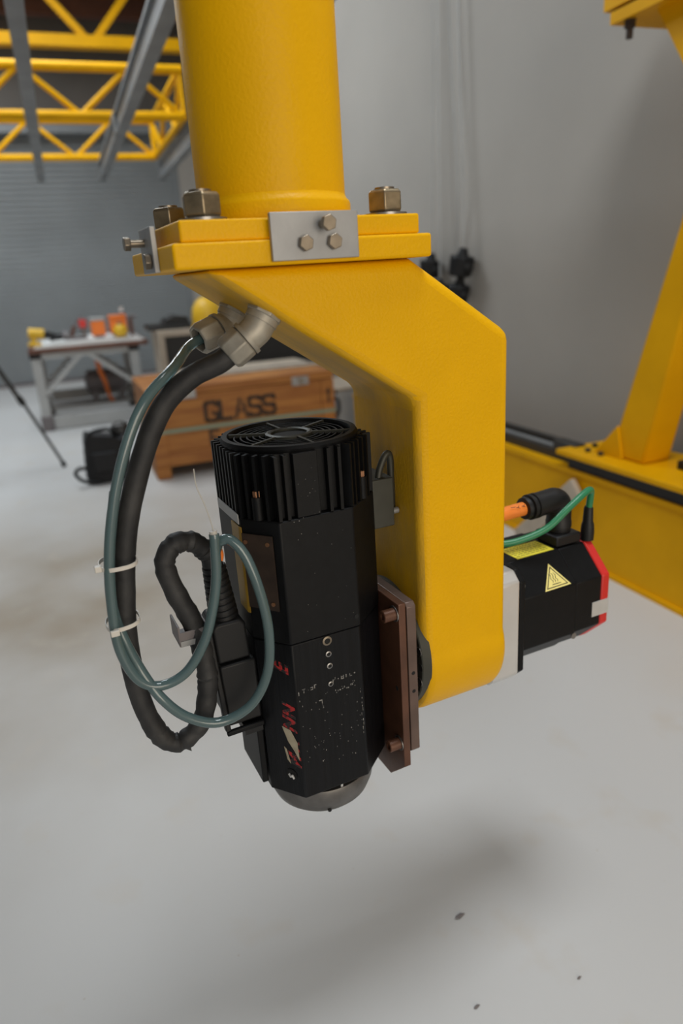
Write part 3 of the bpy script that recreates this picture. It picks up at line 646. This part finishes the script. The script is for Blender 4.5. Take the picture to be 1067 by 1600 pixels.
for (x, y) in ((0.2655, 0.8445), (0.421, 0.8450)):
    pst = build(MB().cyl((x, y, 0.9985), (x, y, 1.030), 0.0075, n=14), 'bolt_post', 'black', mo)
    build(MB().cyl((x, y, 1.030), (x, y, 1.038), 0.0052, n=6), 'brass_screw', 'brass', pst)
# round fan grille
gz = ZT
gr_ = build(MB().lathe([(0.0865, 0.0), (0.097, 0.0), (0.098, 0.004), (0.0955, 0.008), (0.088, 0.008), (0.0865, 0.005)], (MC[0], MC[1], gz), n=64, close=True), 'grille_rim', 'black', mo)
for rr in (0.078, 0.069, 0.060, 0.051, 0.042):
    build(MB().lathe([(rr-0.0012, 0.001), (rr+0.0012, 0.001), (rr+0.0012, 0.0042), (rr-0.0012, 0.0042)], (MC[0], MC[1], gz), n=48, close=True), 'grille_ring', 'black', gr_)
build(MB().lathe([(0.026, 0.0), (0.034, 0.0), (0.034, 0.0062), (0.030, 0.0075), (0.026, 0.006)], (MC[0], MC[1], gz), n=40, close=True), 'hub_ring', 'disc', gr_)
build(MB().cyl((MC[0], MC[1], gz-0.004), (MC[0], MC[1], gz+0.003), 0.0262, n=32), 'hub_disc', 'dark', gr_)
for k in range(6):
    t = 2*PI*k/6+0.55; c_, s_ = math.cos(t), math.sin(t)
    build(MB().bar((MC[0]+0.032*c_, MC[1]+0.032*s_, gz+0.004), (MC[0]+0.089*c_, MC[1]+0.089*s_, gz+0.004), 0.0042, 0.005), 'spoke', 'disc', gr_)
fan = build(MB().cyl((MC[0], MC[1], 1.025), (MC[0], MC[1], 1.07), 0.03, n=24), 'fan_hub', 'dark', mo)
for k in range(7):
    t = 2*PI*k/7; c_, s_ = math.cos(t), math.sin(t); c2, s2 = math.cos(t+0.5), math.sin(t+0.5)
    x_, y_ = MC
    build(MB().add([(x_+0.029*c_, y_+0.029*s_, 1.04), (x_+0.08*c_, y_+0.08*s_, 1.035), (x_+0.08*c2, y_+0.08*s2, 1.066), (x_+0.029*c2, y_+0.029*s2, 1.062),
                    (x_+0.029*c_, y_+0.029*s_, 1.037), (x_+0.08*c_, y_+0.08*s_, 1.032), (x_+0.08*c2, y_+0.08*s2, 1.063), (x_+0.029*c2, y_+0.029*s2, 1.059)],
                   [(0,1,2,3),(7,6,5,4),(0,4,5,1),(1,5,6,2),(2,6,7,3),(3,7,4,0)]), 'fan_blade', 'black_plastic', fan)
# nose
build(MB().lathe([(0.0, 0.0), (0.080, 0.0), (0.080, 0.022), (0.0, 0.022)], (0.349, 0.918, 0.531), n=48), 'nose_neck', 'dark', mo)
nose = build(MB().lathe([(0.030, -0.034), (0.056, -0.034), (0.070, -0.029), (0.080, -0.019), (0.0868, -0.002), (0.0880, 0.018), (0.0865, 0.0225), (0.080, 0.0225), (0.080, 0.008), (0.030, 0.008)], (0.350, 0.918, 0.512), n=72, close=True), 'nose_ring', 'steel_dark', mo)
t = -1.83
build(MB().cyl((0.350+0.070*math.cos(t), 0.918+0.070*math.sin(t), 0.494), (0.350+0.0822*math.cos(t), 0.918+0.0822*math.sin(t), 0.4935), 0.003, n=12), 'set_screw_hole', 'dark', nose)
for t in (-2.45, -2.05, -1.55, -1.05, -0.75):
    cx, cy = 0.349+0.0835*math.cos(t), 0.918+0.0835*math.sin(t)
    build(MB().box((cx-0.0018, cy-0.0018, 0.534), (cx+0.0018, cy+0.0018, 0.553)), 'spacer_tab', 'alu_bright', nose)
# holes on the front face
fy = 0.8167
for (x, z, r_) in ((0.3375, 0.8075, 0.0072), (0.338, 0.7860, 0.0046), (0.3385, 0.7665, 0.0046), (0.3380, 0.7365, 0.0042)):
    h = build(MB().lathe([(r_*0.62, -0.001), (r_, -0.0005), (r_, 0.0012), (r_*0.62, 0.0012)], (x, fy-0.0012, z), (0, 1, 0), n=18, close=True), 'port', 'zinc' if r_ > 0.006 else 'steel', lb)
    build(MB().cyl((x, fy-0.0015, z), (x, fy-0.0010, z), r_*0.64, n=16), 'port_bore', 'dark', lb)
build(MB().cyl((0.386, 0.8148, 0.833), (0.386, 0.8154, 0.833), 0.0035, n=12), 'screw_hole', 'dark', ub)
# worn marking on the front face
pr = MB(); random.seed(3)
def fleck(x, z, w, h): pr.box((x, fy-0.0006, z), (x+w, fy-0.00005, z+h))
for (x, z, w, h) in ((0.287, 0.733, 0.0012, 0.006), (0.295, 0.735, 0.0014, 0.006), (0.293, 0.7405, 0.005, 0.001), (0.302, 0.737, 0.0012, 0.0012), (0.306, 0.736, 0.004, 0.0012), (0.306, 0.7395, 0.004, 0.0012), (0.309, 0.7375, 0.0012, 0.003),
                     (0.312, 0.737, 0.0012, 0.006), (0.3125, 0.742, 0.003, 0.0012), (0.3415, 0.737, 0.0012, 0.005), (0.3415, 0.7405, 0.004, 0.0012), (0.345, 0.742, 0.0012, 0.003), (0.350, 0.740, 0.0012, 0.0012), (0.355, 0.738, 0.0042, 0.0012), (0.355, 0.741, 0.0042, 0.0012), (0.355, 0.738, 0.0012, 0.006), (0.3585, 0.738, 0.0012, 0.006),
                     (0.363, 0.739, 0.0012, 0.005), (0.369, 0.7385, 0.004, 0.0012), (0.369, 0.7385, 0.0012, 0.005), (0.3765, 0.741, 0.0022, 0.002)):
    fleck(x, z, w, h)
for k in range(10): fleck(0.345+0.0034*k+random.uniform(-.001, .001), 0.7205+random.uniform(-.001, .003), random.uniform(0.0008, 0.0022), random.uniform(0.0008, 0.003))
for k in range(60): fleck(random.uniform(0.287, 0.388), random.uniform(0.60, 0.73), random.uniform(0.0004, 0.0013), random.uniform(0.0004, 0.0022))
for k in range(10): fleck(0.386+random.uniform(-0.0015, 0.0015), 0.63+0.008*k+random.uniform(0, 0.004), 0.0009, random.uniform(0.002, 0.006))
for (x, z, w, h) in ((0.322, 0.705, 0.001, 0.010), (0.318, 0.7135, 0.004, 0.0014), (0.323, 0.70, 0.0016, 0.004)): fleck(x, z, w, h)
build(pr, 'worn_marking', 'print_w', lb, smooth=False, kind='stuff')
pr2 = MB()
for k in range(30):
    x, z, w = random.uniform(0.287, 0.388), random.uniform(0.825, 1.07), random.uniform(0.0004, 0.0011)
    if z > 1.0: x = random.uniform(0.311, 0.342)
    pr2.box((x, 0.8153 if z < 1.0 else 0.8158, z), (x+w, 0.8156 if z < 1.0 else 0.8161, z+w))
build(pr2, 'dust_specks', 'print_w', ub, smooth=False, kind='stuff')
# left chamfer: direction along it, outward normal
cA = Vector((0.283, 0.8155, 0)); cB = Vector((0.245, 0.865, 0)); ce = (cB-cA).normalized(); cn = Vector((-ce.y*-1, 0, 0))
cn = Vector((-(0.865-0.8155), -(0.283-0.245), 0)).normalized(); cL = (cB-cA).length
def onch(s_, z, off=0.0): p = cA+ce*s_+cn*off; return Vector((p.x, p.y, z))
# red worn letters, reading upward
for ch, z, s_, size in (('M', 0.606, 0.010, 0.028), ('A', 0.637, 0.010, 0.024), ('N', 0.668, 0.012, 0.030), ('N', 0.692, 0.012, 0.028), ('E', 0.765, 0.017, 0.032)):
    text('red_letter', ch, size, onch(s_-0.006, z, -0.0009), (0, 0, 1), ce, 'red_print', lb, depth=0.0, shear=0.35, bold=0.0012)
for pts in ([(0.030, 0.676), (0.016, 0.672), (0.006, 0.652), (0.005, 0.622), (0.012, 0.636), (0.022, 0.652)], [(0.030, 0.640), (0.026, 0.636), (0.021, 0.612), (0.026, 0.618)]):
    q = [onch(s_, z, -0.0008) for s_, z in pts]; q2 = [onch(s_, z, -0.0002) for s_, z in pts]; k = len(pts)
    build(MB().add(q+q2, [tuple(range(k)), tuple(range(k, 2*k))]+[(i, (i+1) % k, k+(i+1) % k, k+i) for i in range(k)]), 'torn_label', 'cream', lb, smooth=False)
q0 = onch(0.022, 0.592, -0.001)
dh = build(MB().lathe([(0.0065, -0.004), (0.0095, 0.0), (0.0095, 0.0005), (0.0065, 0.0005)], q0, cn, n=20, close=True), 'drain_port', 'black', lb)
build(MB().cyl(q0-cn*0.003, q0+cn*0.0003, 0.0066, n=18), 'port_bore', 'dark', lb)
build(MB().tube([q0+cn*0.001+ce*0.004, q0+cn*0.003+Vector((0, 0, -0.002)), q0+cn*0.003-ce*0.003, q0+cn*0.001-ce*0.004+Vector((0, 0, -0.006))], 0.0018, n=8), 'spring_clip', 'alu_bright', lb)
# name plate bent round the left chamfer
npz0, npz1 = 0.868, 0.978
pl = MB(); o1, o2 = 0.0012, 0.003
ring = []
for off in (o1, o2):
    k = cB+cn*off; ring.append([onch(0.012, 0, off), onch(cL-0.002, 0, off), Vector((0.245-off, 0.867, 0)), Vector((0.245-off, 0.90, 0))])
def strip(mbx, ra, rb, za, zb):
    vs_ = [Vector((p.x, p.y, z)) for r_ in (ra, rb) for z in (za, zb) for p in r_]; k = len(ra)
    fs_ = []
    for i in range(k-1):
        fs_ += [(i, i+1, k+i+1, k+i), (2*k+i, 3*k+i, 3*k+i+1, 2*k+i+1), (i, 2*k+i, 2*k+i+1, i+1), (k+i, k+i+1, 3*k+i+1, 3*k+i)]
    fs_ += [(0, k, 3*k, 2*k), (k-1, 3*k-1, 4*k-1, 2*k-1)]
    return mbx.add(vs_, fs_)
npl = build(strip(pl, ring[0][:2], ring[1][:2], npz0, npz1), 'name_plate', 'rust', ub, smooth=False)
build(strip(MB(), ring[0][1:], ring[1][1:], npz0-0.01, npz1+0.008), 'side_sticker', 'olive', ub, smooth=False)
for s_, z in ((0.020, npz1-0.012), (0.055, npz1-0.012), (0.020, npz0+0.01)):
    p = onch(s_, z, 0.003); build(MB().cyl(p, p+cn*0.0015, 0.003, n=12), 'rivet', 'brass', npl)
build(MB().box((0.2435, 0.87, 0.988), (0.2448, 0.966, 1.002)), 'lip_strip', 'grey_alu', ub)
# brown mounting plates
pa = build(MB().prism([(0.804, 0.838), (0.804, 0.552), (0.853, 0.506), (1.03, 0.506), (1.03, 0.838)], 0.4492, 0.4610, 'x'), 'mounting_plate', 'brown', mo, bevel=0.0012)
pb = build(MB().prism([(0.807, 0.828), (0.813, 0.834), (1.02, 0.834), (1.02, 0.572), (0.811, 0.572), (0.807, 0.576)], 0.4645, 0.4802, 'x'), 'adapter_plate', 'brown_grey', mo, bevel=0.0012)
for (y, z) in ((0.8165, 0.819), (0.8175, 0.590), (1.012, 0.819), (1.012, 0.590)):
    wsh = build(MB().lathe([(0.0, 0), (0.0125, 0), (0.0125, 0.0016), (0.0, 0.0016)], (0.4491, y, z), (-1, 0, 0), n=24), 'washer', 'steel', pa)
    build(MB().lathe([(0.0, 0.0), (0.0095, 0.0), (0.0095, 0.018), (0.0085, 0.019), (0.005, 0.019), (0.005, 0.012), (0.0, 0.012)], (0.4475, y, z), (-1, 0, 0), n=20), 'socket_bolt', 'brown', pa)
for (y, z, px) in ((0.8068, 0.715, 0.4725), (0.8068, 0.683, 0.4725)):
    build(MB().cyl((px, y, z), (px, y+0.002, z), 0.0032, n=12), 'dowel_hole', 'dark', pb)
build(MB().cyl((0.4489, 0.818, 0.69), (0.4496, 0.818, 0.69), 0.004, n=12), 'dowel_hole', 'dark', pa)
# lifting block with handle behind the cowl
lk = build(MB().prism([(0.868, 1.012), (0.868, 0.936), (0.915, 0.936), (0.935, 0.95), (0.935, 1.012)], 0.4496, 0.4850, 'x'), 'lifting_block', 'disc', mo, bevel=0.0015)
build(MB().tube([(0.466, 0.880, 1.010), (0.470, 0.881, 1.024), (0.480, 0.883, 1.041), (0.487, 0.884, 1.044), (0.4905, 0.885, 1.034), (0.4912, 0.886, 1.005), (0.4912, 0.886, 0.96)], 0.0052, n=12), 'lifting_handle', 'disc', lk)
build(MB().lathe([(0.0045, 0), (0.007, 0), (0.007, 0.0012), (0.0045, 0.0012)], (0.4497, 0.880, 0.95), (-1, 0, 0), n=16, close=True), 'eye_hole', 'dark', lk)
build(MB().cyl((0.4850, 0.875, 0.957), (0.4945, 0.875, 0.957), 0.005, n=12), 'screw', 'alu', lk)
# terminal box and plug hood on the left
tb_ = build(MB().prism([(0.1935, 0.687), (0.2435, 0.687), (0.2435, 0.786), (0.1905, 0.786)], 0.862, 0.945, 'y'), 'terminal_box', 'black_plastic', mo, bevel=0.003)
hd = build(MB().prism([(0.1905, 0.788), (0.2385, 0.788), (0.2360, 0.843), (0.230, 0.850), (0.194, 0.850), (0.188, 0.843)], 0.866, 0.930, 'y'), 'plug_hood', 'black_plastic', mo, bevel=0.004, seg=3)
build(MB().bar((0.1835, 0.872, 0.846), (0.1895, 0.860, 0.684), 0.008, 0.012, up=(0, 1, 0)), 'locking_lever', 'black_plastic', hd, bevel=0.002)
build(MB().bar((0.187, 0.8575, 0.680), (0.2440, 0.8575, 0.681), 0.007, 0.008, up=(0, 0, 1)), 'locking_lever', 'black', hd, bevel=0.002)
build(MB().box((0.215, 0.862, 0.664), (0.243, 0.93, 0.678)), 'gasket', 'black_plastic', mo)
build(MB().box((0.2345, 0.868, 0.565), (0.2445, 0.962, 0.664)), 'side_rail', 'black', mo, bevel=0.002)
cb = build(MB().box((0.140, 0.858, 0.836), (0.181, 0.905, 0.840)).box((0.140, 0.858, 0.840), (0.143, 0.905, 0.866)).box((0.178, 0.858, 0.840), (0.181, 0.905, 0.862)).box((0.141, 0.858, 0.8405), (0.18, 0.8605, 0.857)), 'cable_saddle', 'tool_grey', mo, bevel=0.0008)
build(MB().box((0.1415, 0.8565, 0.8365), (0.1795, 0.8578, 0.8445)), 'saddle_lip', 'alu', cb)
bo0 = Vector((0.213, 0.893, 0.848)); bo1 = Vector((0.208, 0.893, 0.930)); bd = (bo1-bo0)
prof = []
for k in range(9):
    h0 = bd.length*k/9; prof += [(0.0185, h0+0.0008), (0.0205, h0+0.002), (0.0205, h0+0.0065), (0.0185, h0+0.0078)]
prof = [(rr*(1.05-0.25*h/bd.length), h) for rr, h in prof]
build(MB().lathe(prof, bo0, bd, n=28), 'cable_boot', 'black_plastic', mo)

# ------------------------------------------------------------------ black hose, clear tubes, ties
random.seed(11)
rnd = [random.uniform(-1, 1) for _ in range(4000)]
def wr(t, i):
    w = 0.02 if t < 0.42 else 0.12
    return 1+w*rnd[(i*3) % 4000]*(1 if i % 2 else 0.5)
k1 = e1[0]; hs = k1+e1[1]*(e1[2]-0.010)
hpts = [hs, hs+e1[1]*0.022, (0.205, 0.868, 1.191), (0.166, 0.873, 1.158), (0.1315, 0.876, 1.096), (0.1005, 0.878, 1.012), (0.0855, 0.879, 0.9345), (0.0765, 0.878, 0.853), (0.0790, 0.874, 0.772), (0.094, 0.868, 0.711), (0.119, 0.864, 0.688),
        (0.153, 0.862, 0.709), (0.1685, 0.861, 0.757), (0.1715, 0.862, 0.800), (0.165, 0.872, 0.857), (0.1475, 0.878, 0.9115), (0.1405, 0.880, 0.952), (0.156, 0.883, 0.974), (0.182, 0.888, 0.971), (0.2015, 0.892, 0.948), (0.2085, 0.893, 0.925)]
hm = MB().tube(hpts, 0.0138, n=18, sub=8, rf=wr)
hose = root('black_hose', tuple(hpts[9]), 'thick dusty black cable hose looping from the elbow to the motor plug', 'hose', arm=True)
build(hm, 'jacket', 'rubber', hose)
build(MB().tube([Vector((0.213, 0.876, 0.958)), Vector((0.2145, 0.874, 0.950)), Vector((0.212, 0.872, 0.942))], 0.005, n=8), 'red_band', 'tool_orange', hose)
build(MB().add([(0.1262, 0.8645, 0.6735), (0.1342, 0.8605, 0.669), (0.1342, 0.8645, 0.679), (0.130, 0.872, 0.676)], [(0,1,2),(0,3,1),(1,3,2),(0,2,3)]), 'torn_flap', 'rubber', hose)
k2 = e2[0]; ts_ = k2+e2[1]*(e2[2]-0.010)
tA = [ts_, (0.222, 0.935, 1.2215), (0.190, 0.885, 1.204), (0.148, 0.862, 1.1745), (0.1175, 0.855, 1.130), (0.0900, 0.854, 1.062), (0.0705, 0.853, 0.985), (0.0625, 0.853, 0.905), (0.0640, 0.850, 0.855), (0.0790, 0.846, 0.813),
      (0.1045, 0.843, 0.797), (0.139, 0.838, 0.8085), (0.1675, 0.833, 0.8475), (0.1855, 0.832, 0.895), (0.1955, 0.832, 0.938), (0.1995, 0.833, 0.985), (0.2000, 0.834, 0.995)]
single(MB().tube(tA, 0.0068, n=16, sub=8), 'clear_tube', 'tube', tA[10], 'teal clear plastic tube from the rear elbow, the inner of two loops', 'tube', 'clear tubes tied to the hose', arm=True)
tB = [(0.0930, 0.874, 1.062), (0.0735, 0.871, 0.985), (0.0650, 0.868, 0.915), (0.0715, 0.860, 0.868), (0.0850, 0.852, 0.820), (0.1030, 0.838, 0.7805), (0.131, 0.834, 0.744), (0.1715, 0.829, 0.7235), (0.2165, 0.821, 0.739), (0.2440, 0.816, 0.783),
      (0.2520, 0.813, 0.842), (0.2480, 0.815, 0.900), (0.2365, 0.824, 0.956), (0.2210, 0.834, 0.982), (0.2080, 0.842, 0.980), (0.2030, 0.850, 0.965)]
single(MB().tube(tB, 0.0070, n=16, sub=8), 'clear_tube', 'tube', tB[7], 'teal clear plastic tube with the larger loop across the motor', 'tube', 'clear tubes tied to the hose', arm=True)
def tie(cz, cx, cy, lab, tilt, wx, wy):
    t_ = root('cable_tie', (cx, cy, cz), lab, 'cable tie', 'white cable ties on the hose', arm=True)
    N_ = 32; vs_ = []; fs_ = []
    for i in range(N_):
        a_ = 2*PI*i/N_; ex = 0.75
        ca_, sa_ = math.copysign(abs(math.cos(a_))**ex, math.cos(a_)), math.copysign(abs(math.sin(a_))**ex, math.sin(a_))
        for rr, zz in ((0, -0.0026), (0.0013, -0.0026), (0.0013, 0.0026), (0, 0.0026)):
            x_ = cx+(wx+rr)*ca_; vs_.append((x_, cy+(wy+rr)*sa_, cz+zz+(x_-cx)*tilt))
    for i in range(N_):
        j = (i+1) % N_
        for q in range(4): fs_.append((i*4+q, i*4+(q+1) % 4, j*4+(q+1) % 4, j*4+q))
    build(MB().add(vs_, fs_), 'strap', 'tie', t_)
    return t_
t1 = tie(0.972, 0.0815, 0.8695, 'white cable tie round hose and tube, the upper one', 0.0, 0.0225, 0.0245)
build(MB().box((0.0515, 0.855, 0.9685), (0.0600, 0.863, 0.9765)), 'head', 'tie', t1, bevel=0.001)
t2 = tie(0.892, 0.0745, 0.8680, 'white cable tie round hose and tubes, the lower one', 0.10, 0.0205, 0.0245)
build(MB().box((0.055, 0.8385, 0.8855), (0.066, 0.8435, 0.8935)), 'head', 'tie', t2, bevel=0.001)
wp = [(0.2000, 0.834, 0.995), (0.1985, 0.833, 1.008), (0.193, 0.832, 1.035), (0.1855, 0.832, 1.062), (0.1850, 0.832, 1.085)]
ww = root('thin_wire', wp[0], 'thin pale wire sticking up from the clear tube end', 'wire', arm=True)
build(MB().tube(wp, 0.0007, n=6), 'strand', 'wire', ww)
build(MB().cyl((0.2000, 0.834, 0.990), (0.1990, 0.834, 1.000), 0.0050, n=10), 'tip', 'wire', ww)

# ------------------------------------------------------------------ servo motor on the right
YC, ZS = 0.955, 0.702
def octa(h, c): return [(YC-h, ZS-h+c), (YC-h, ZS+h-c), (YC-h+c, ZS+h), (YC+h-c, ZS+h), (YC+h, ZS+h-c), (YC+h, ZS-h+c), (YC+h-c, ZS-h), (YC-h+c, ZS-h)]
sv = root('servo_motor', (0.78, YC, 0.60), 'black servo motor with red end cap on the right of the bracket', 'motor', arm=True)
build(MB().prism(octa(0.105, 0.016), 0.6555, 0.712, 'x'), 'gearbox_block', 'alu_bright', sv, bevel=0.004, seg=3)
fl = build(MB().prism(octa(0.104, 0.018), 0.7125, 0.724, 'x'), 'motor_flange', 'black', sv, bevel=0.002)
sb = build(MB().prism(octa(0.100, 0.050), 0.724, 0.8442, 'x'), 'motor_body', 'black', sv, bevel=0.002)
sb2 = build(MB().prism(octa(0.0985, 0.050), 0.8448, 0.905, 'x'), 'encoder_housing', 'black', sv, bevel=0.002)
rc = build(MB().prism(octa(0.099, 0.050), 0.9055, 0.924, 'x'), 'red_cap', 'red', sv, bevel=0.003)
build(MB().cyl((0.7245, YC-0.088, ZS+0.072), (0.730, YC-0.088, ZS+0.072), 0.0085, n=14), 'flange_bolt', 'steel', fl)
build(MB().box((0.884, YC-0.1000, 0.673), (0.9238, YC-0.0986, 0.702)), 'silver_tape', 'silver', sv)
build(MB().cyl((0.843, YC-0.0995, 0.646), (0.843, YC-0.0975, 0.646), 0.006, n=14), 'screw', 'steel', sb2)
# chamfer frame of the servo: from lower front edge up to top front edge
sA = Vector((0, YC-0.100, ZS+0.05)); se = Vector((0, 0.05, 0.05)).normalized(); sn = Vector((0, -0.05, 0.05)).normalized()
def onsv(x, s_, off): p = sA+se*s_+sn*off; return Vector((x, p.y, p.z))
def slab(mb_, poly, o1_, o2_):
    k = len(poly); q = [onsv(x, s_, o1_) for x, s_ in poly]+[onsv(x, s_, o2_) for x, s_ in poly]
    return mb_.add(q, [tuple(reversed(range(k))), tuple(range(k, 2*k))]+[(i, (i+1) % k, k+(i+1) % k, k+i) for i in range(k)])
TRI = [(0.7725, 0.0015), (0.8315, 0.0025), (0.8065, 0.049)]
def inner(tri, f):
    cx = sum(p[0] for p in tri)/3; cy = sum(p[1] for p in tri)/3
    return [(cx+(p[0]-cx)*f, cy+(p[1]-cy)*f) for p in tri]
wl = build(slab(MB(), TRI, 0.0002, 0.0006), 'warning_label', 'label_pale', sb, smooth=False)
t_o, t_i = inner(TRI, 0.82), inner(TRI, 0.72)
bmb = MB()
for i in range(3):
    j = (i+1) % 3; slab(bmb, [t_o[i], t_o[j], t_i[j], t_i[i]], 0.0006, 0.0008)
cx_, cy_ = 0.8035, 0.021
slab(bmb, [(cx_-0.010, 0.0095), (cx_+0.009, 0.0095), (cx_+0.009, 0.0108), (cx_-0.010, 0.0108)], 0.0006, 0.0008)
for k in (-1, 0, 1):
    pts = [(cx_+k*0.0052-0.0012+0.0017*math.sin(u*2.1), 0.0135+0.0034*u) for u in range(6)]
    for i in range(5):
        (a1, b1), (a2, b2) = pts[i], pts[i+1]
        slab(bmb, [(a1-0.0006, b1), (a1+0.0006, b1), (a2+0.0006, b2), (a2-0.0006, b2)], 0.0006, 0.0008)
build(bmb, 'hot_surface_symbol', 'ink', sb, smooth=False)
ty = ZS+0.1002
yl = build(MB().box((0.752, 0.907, ty), (0.835, 0.958, ty+0.0006)), 'caution_label', 'label', sb)
lmb = MB(); random.seed(5)
for k in range(7):
    yy = 0.914+0.007*k; xx = 0.757
    while xx < 0.827:
        w_ = random.uniform(0.003, 0.010); lmb.box((xx, yy, ty+0.0006), (min(xx+w_, 0.831), yy+0.0022, ty+0.0009)); xx += w_+0.0025
build(lmb, 'label_lines', 'ink_soft', sb, smooth=False, kind='stuff')
# power connector: base, socket, elbow
cxp, cyp = 0.871, 0.937; zt = ZS+0.0985
pc = build(MB().box((cxp-0.029, cyp-0.029, zt+0.0020), (cxp+0.029, cyp+0.030, zt+0.022)), 'connector_base', 'black_plastic', sv, bevel=0.003)
build(MB().lathe([(0.021, 0.022), (0.022, 0.025), (0.022, 0.030), (0.0235, 0.031), (0.0235, 0.042), (0.0225, 0.044), (0.0225, 0.060)], (cxp, cyp, zt), n=32), 'connector_socket', 'black_plastic', pc)
build(MB().tube([(cxp, cyp, zt+0.060), (cxp, cyp, zt+0.070), (cxp-0.003, cyp, zt+0.078), (cxp-0.012, cyp, zt+0.084), (cxp-0.025, cyp, zt+0.084), (cxp-0.055, cyp, zt+0.082)], 0.0225, n=24, sub=5), 'elbow', 'black_plastic', pc)
gp0 = Vector((cxp-0.055, cyp, zt+0.082)); gd = Vector((-1, 0, -0.03)).normalized()
build(MB().lathe([(0.0235, 0), (0.0235, 0.006), (0.021, 0.007), (0.021, 0.010), (0.0235, 0.011), (0.0235, 0.017), (0.019, 0.018), (0.019, 0.021), (0.021, 0.022), (0.020, 0.028), (0.014, 0.029)], gp0, gd, n=28), 'cable_gland', 'black_plastic', pc)
oc0 = gp0+gd*0.027
oc = single(MB().tube([oc0, oc0+gd*0.03, oc0+Vector((-0.07, 0.004, -0.004)), oc0+Vector((-0.12, 0.05, -0.02)), oc0+Vector((-0.15, 0.12, -0.01)), oc0+Vector((-0.16, 0.15, 0.10)), oc0+Vector((-0.2, 0.15, 0.3))], 0.0125, n=16), 'orange_cable', 'orange', tuple(oc0), 'orange power cable plugged into the black servo connector', 'cable', arm=True)
BASES[oc] = tuple(oc0)
for k, (ch, dx) in enumerate((('Y', 0.010), ('Y', 0.022), ('J', 0.030))):
    text('cable_print', ch, 0.011, oc0+Vector((-dx-0.004, -0.0072, 0.0110)), (0, -0.6, -0.8), (1, 0, 0), 'ink', oc, depth=0.0022)
gpts = [(0.655, 0.938, 0.842), (0.70, 0.925, 0.836), (0.745, 0.905, 0.838), (0.800, 0.890, 0.855), (0.845, 0.886, 0.885), (0.885, 0.890, 0.904), (0.909, 0.900, 0.903), (0.917, 0.907, 0.888), (0.918, 0.910, 0.865)]
single(MB().tube(gpts, 0.0062, n=14, sub=8), 'green_cable', 'green', gpts[0], 'green signal cable arching over the servo to a black plug', 'cable', arm=True)
sp_ = build(MB().lathe([(0.0065, 0.0), (0.0085, -0.004), (0.0095, -0.03), (0.0115, -0.036), (0.0125, -0.050), (0.012, -0.066)], (0.918, 0.911, 0.868), n=20), 'signal_plug', 'black_plastic', sv)
build(MB().box((0.9245, 0.885, 0.752), (0.9285, 0.905, 0.766)), 'cap_clip', 'disc', rc)
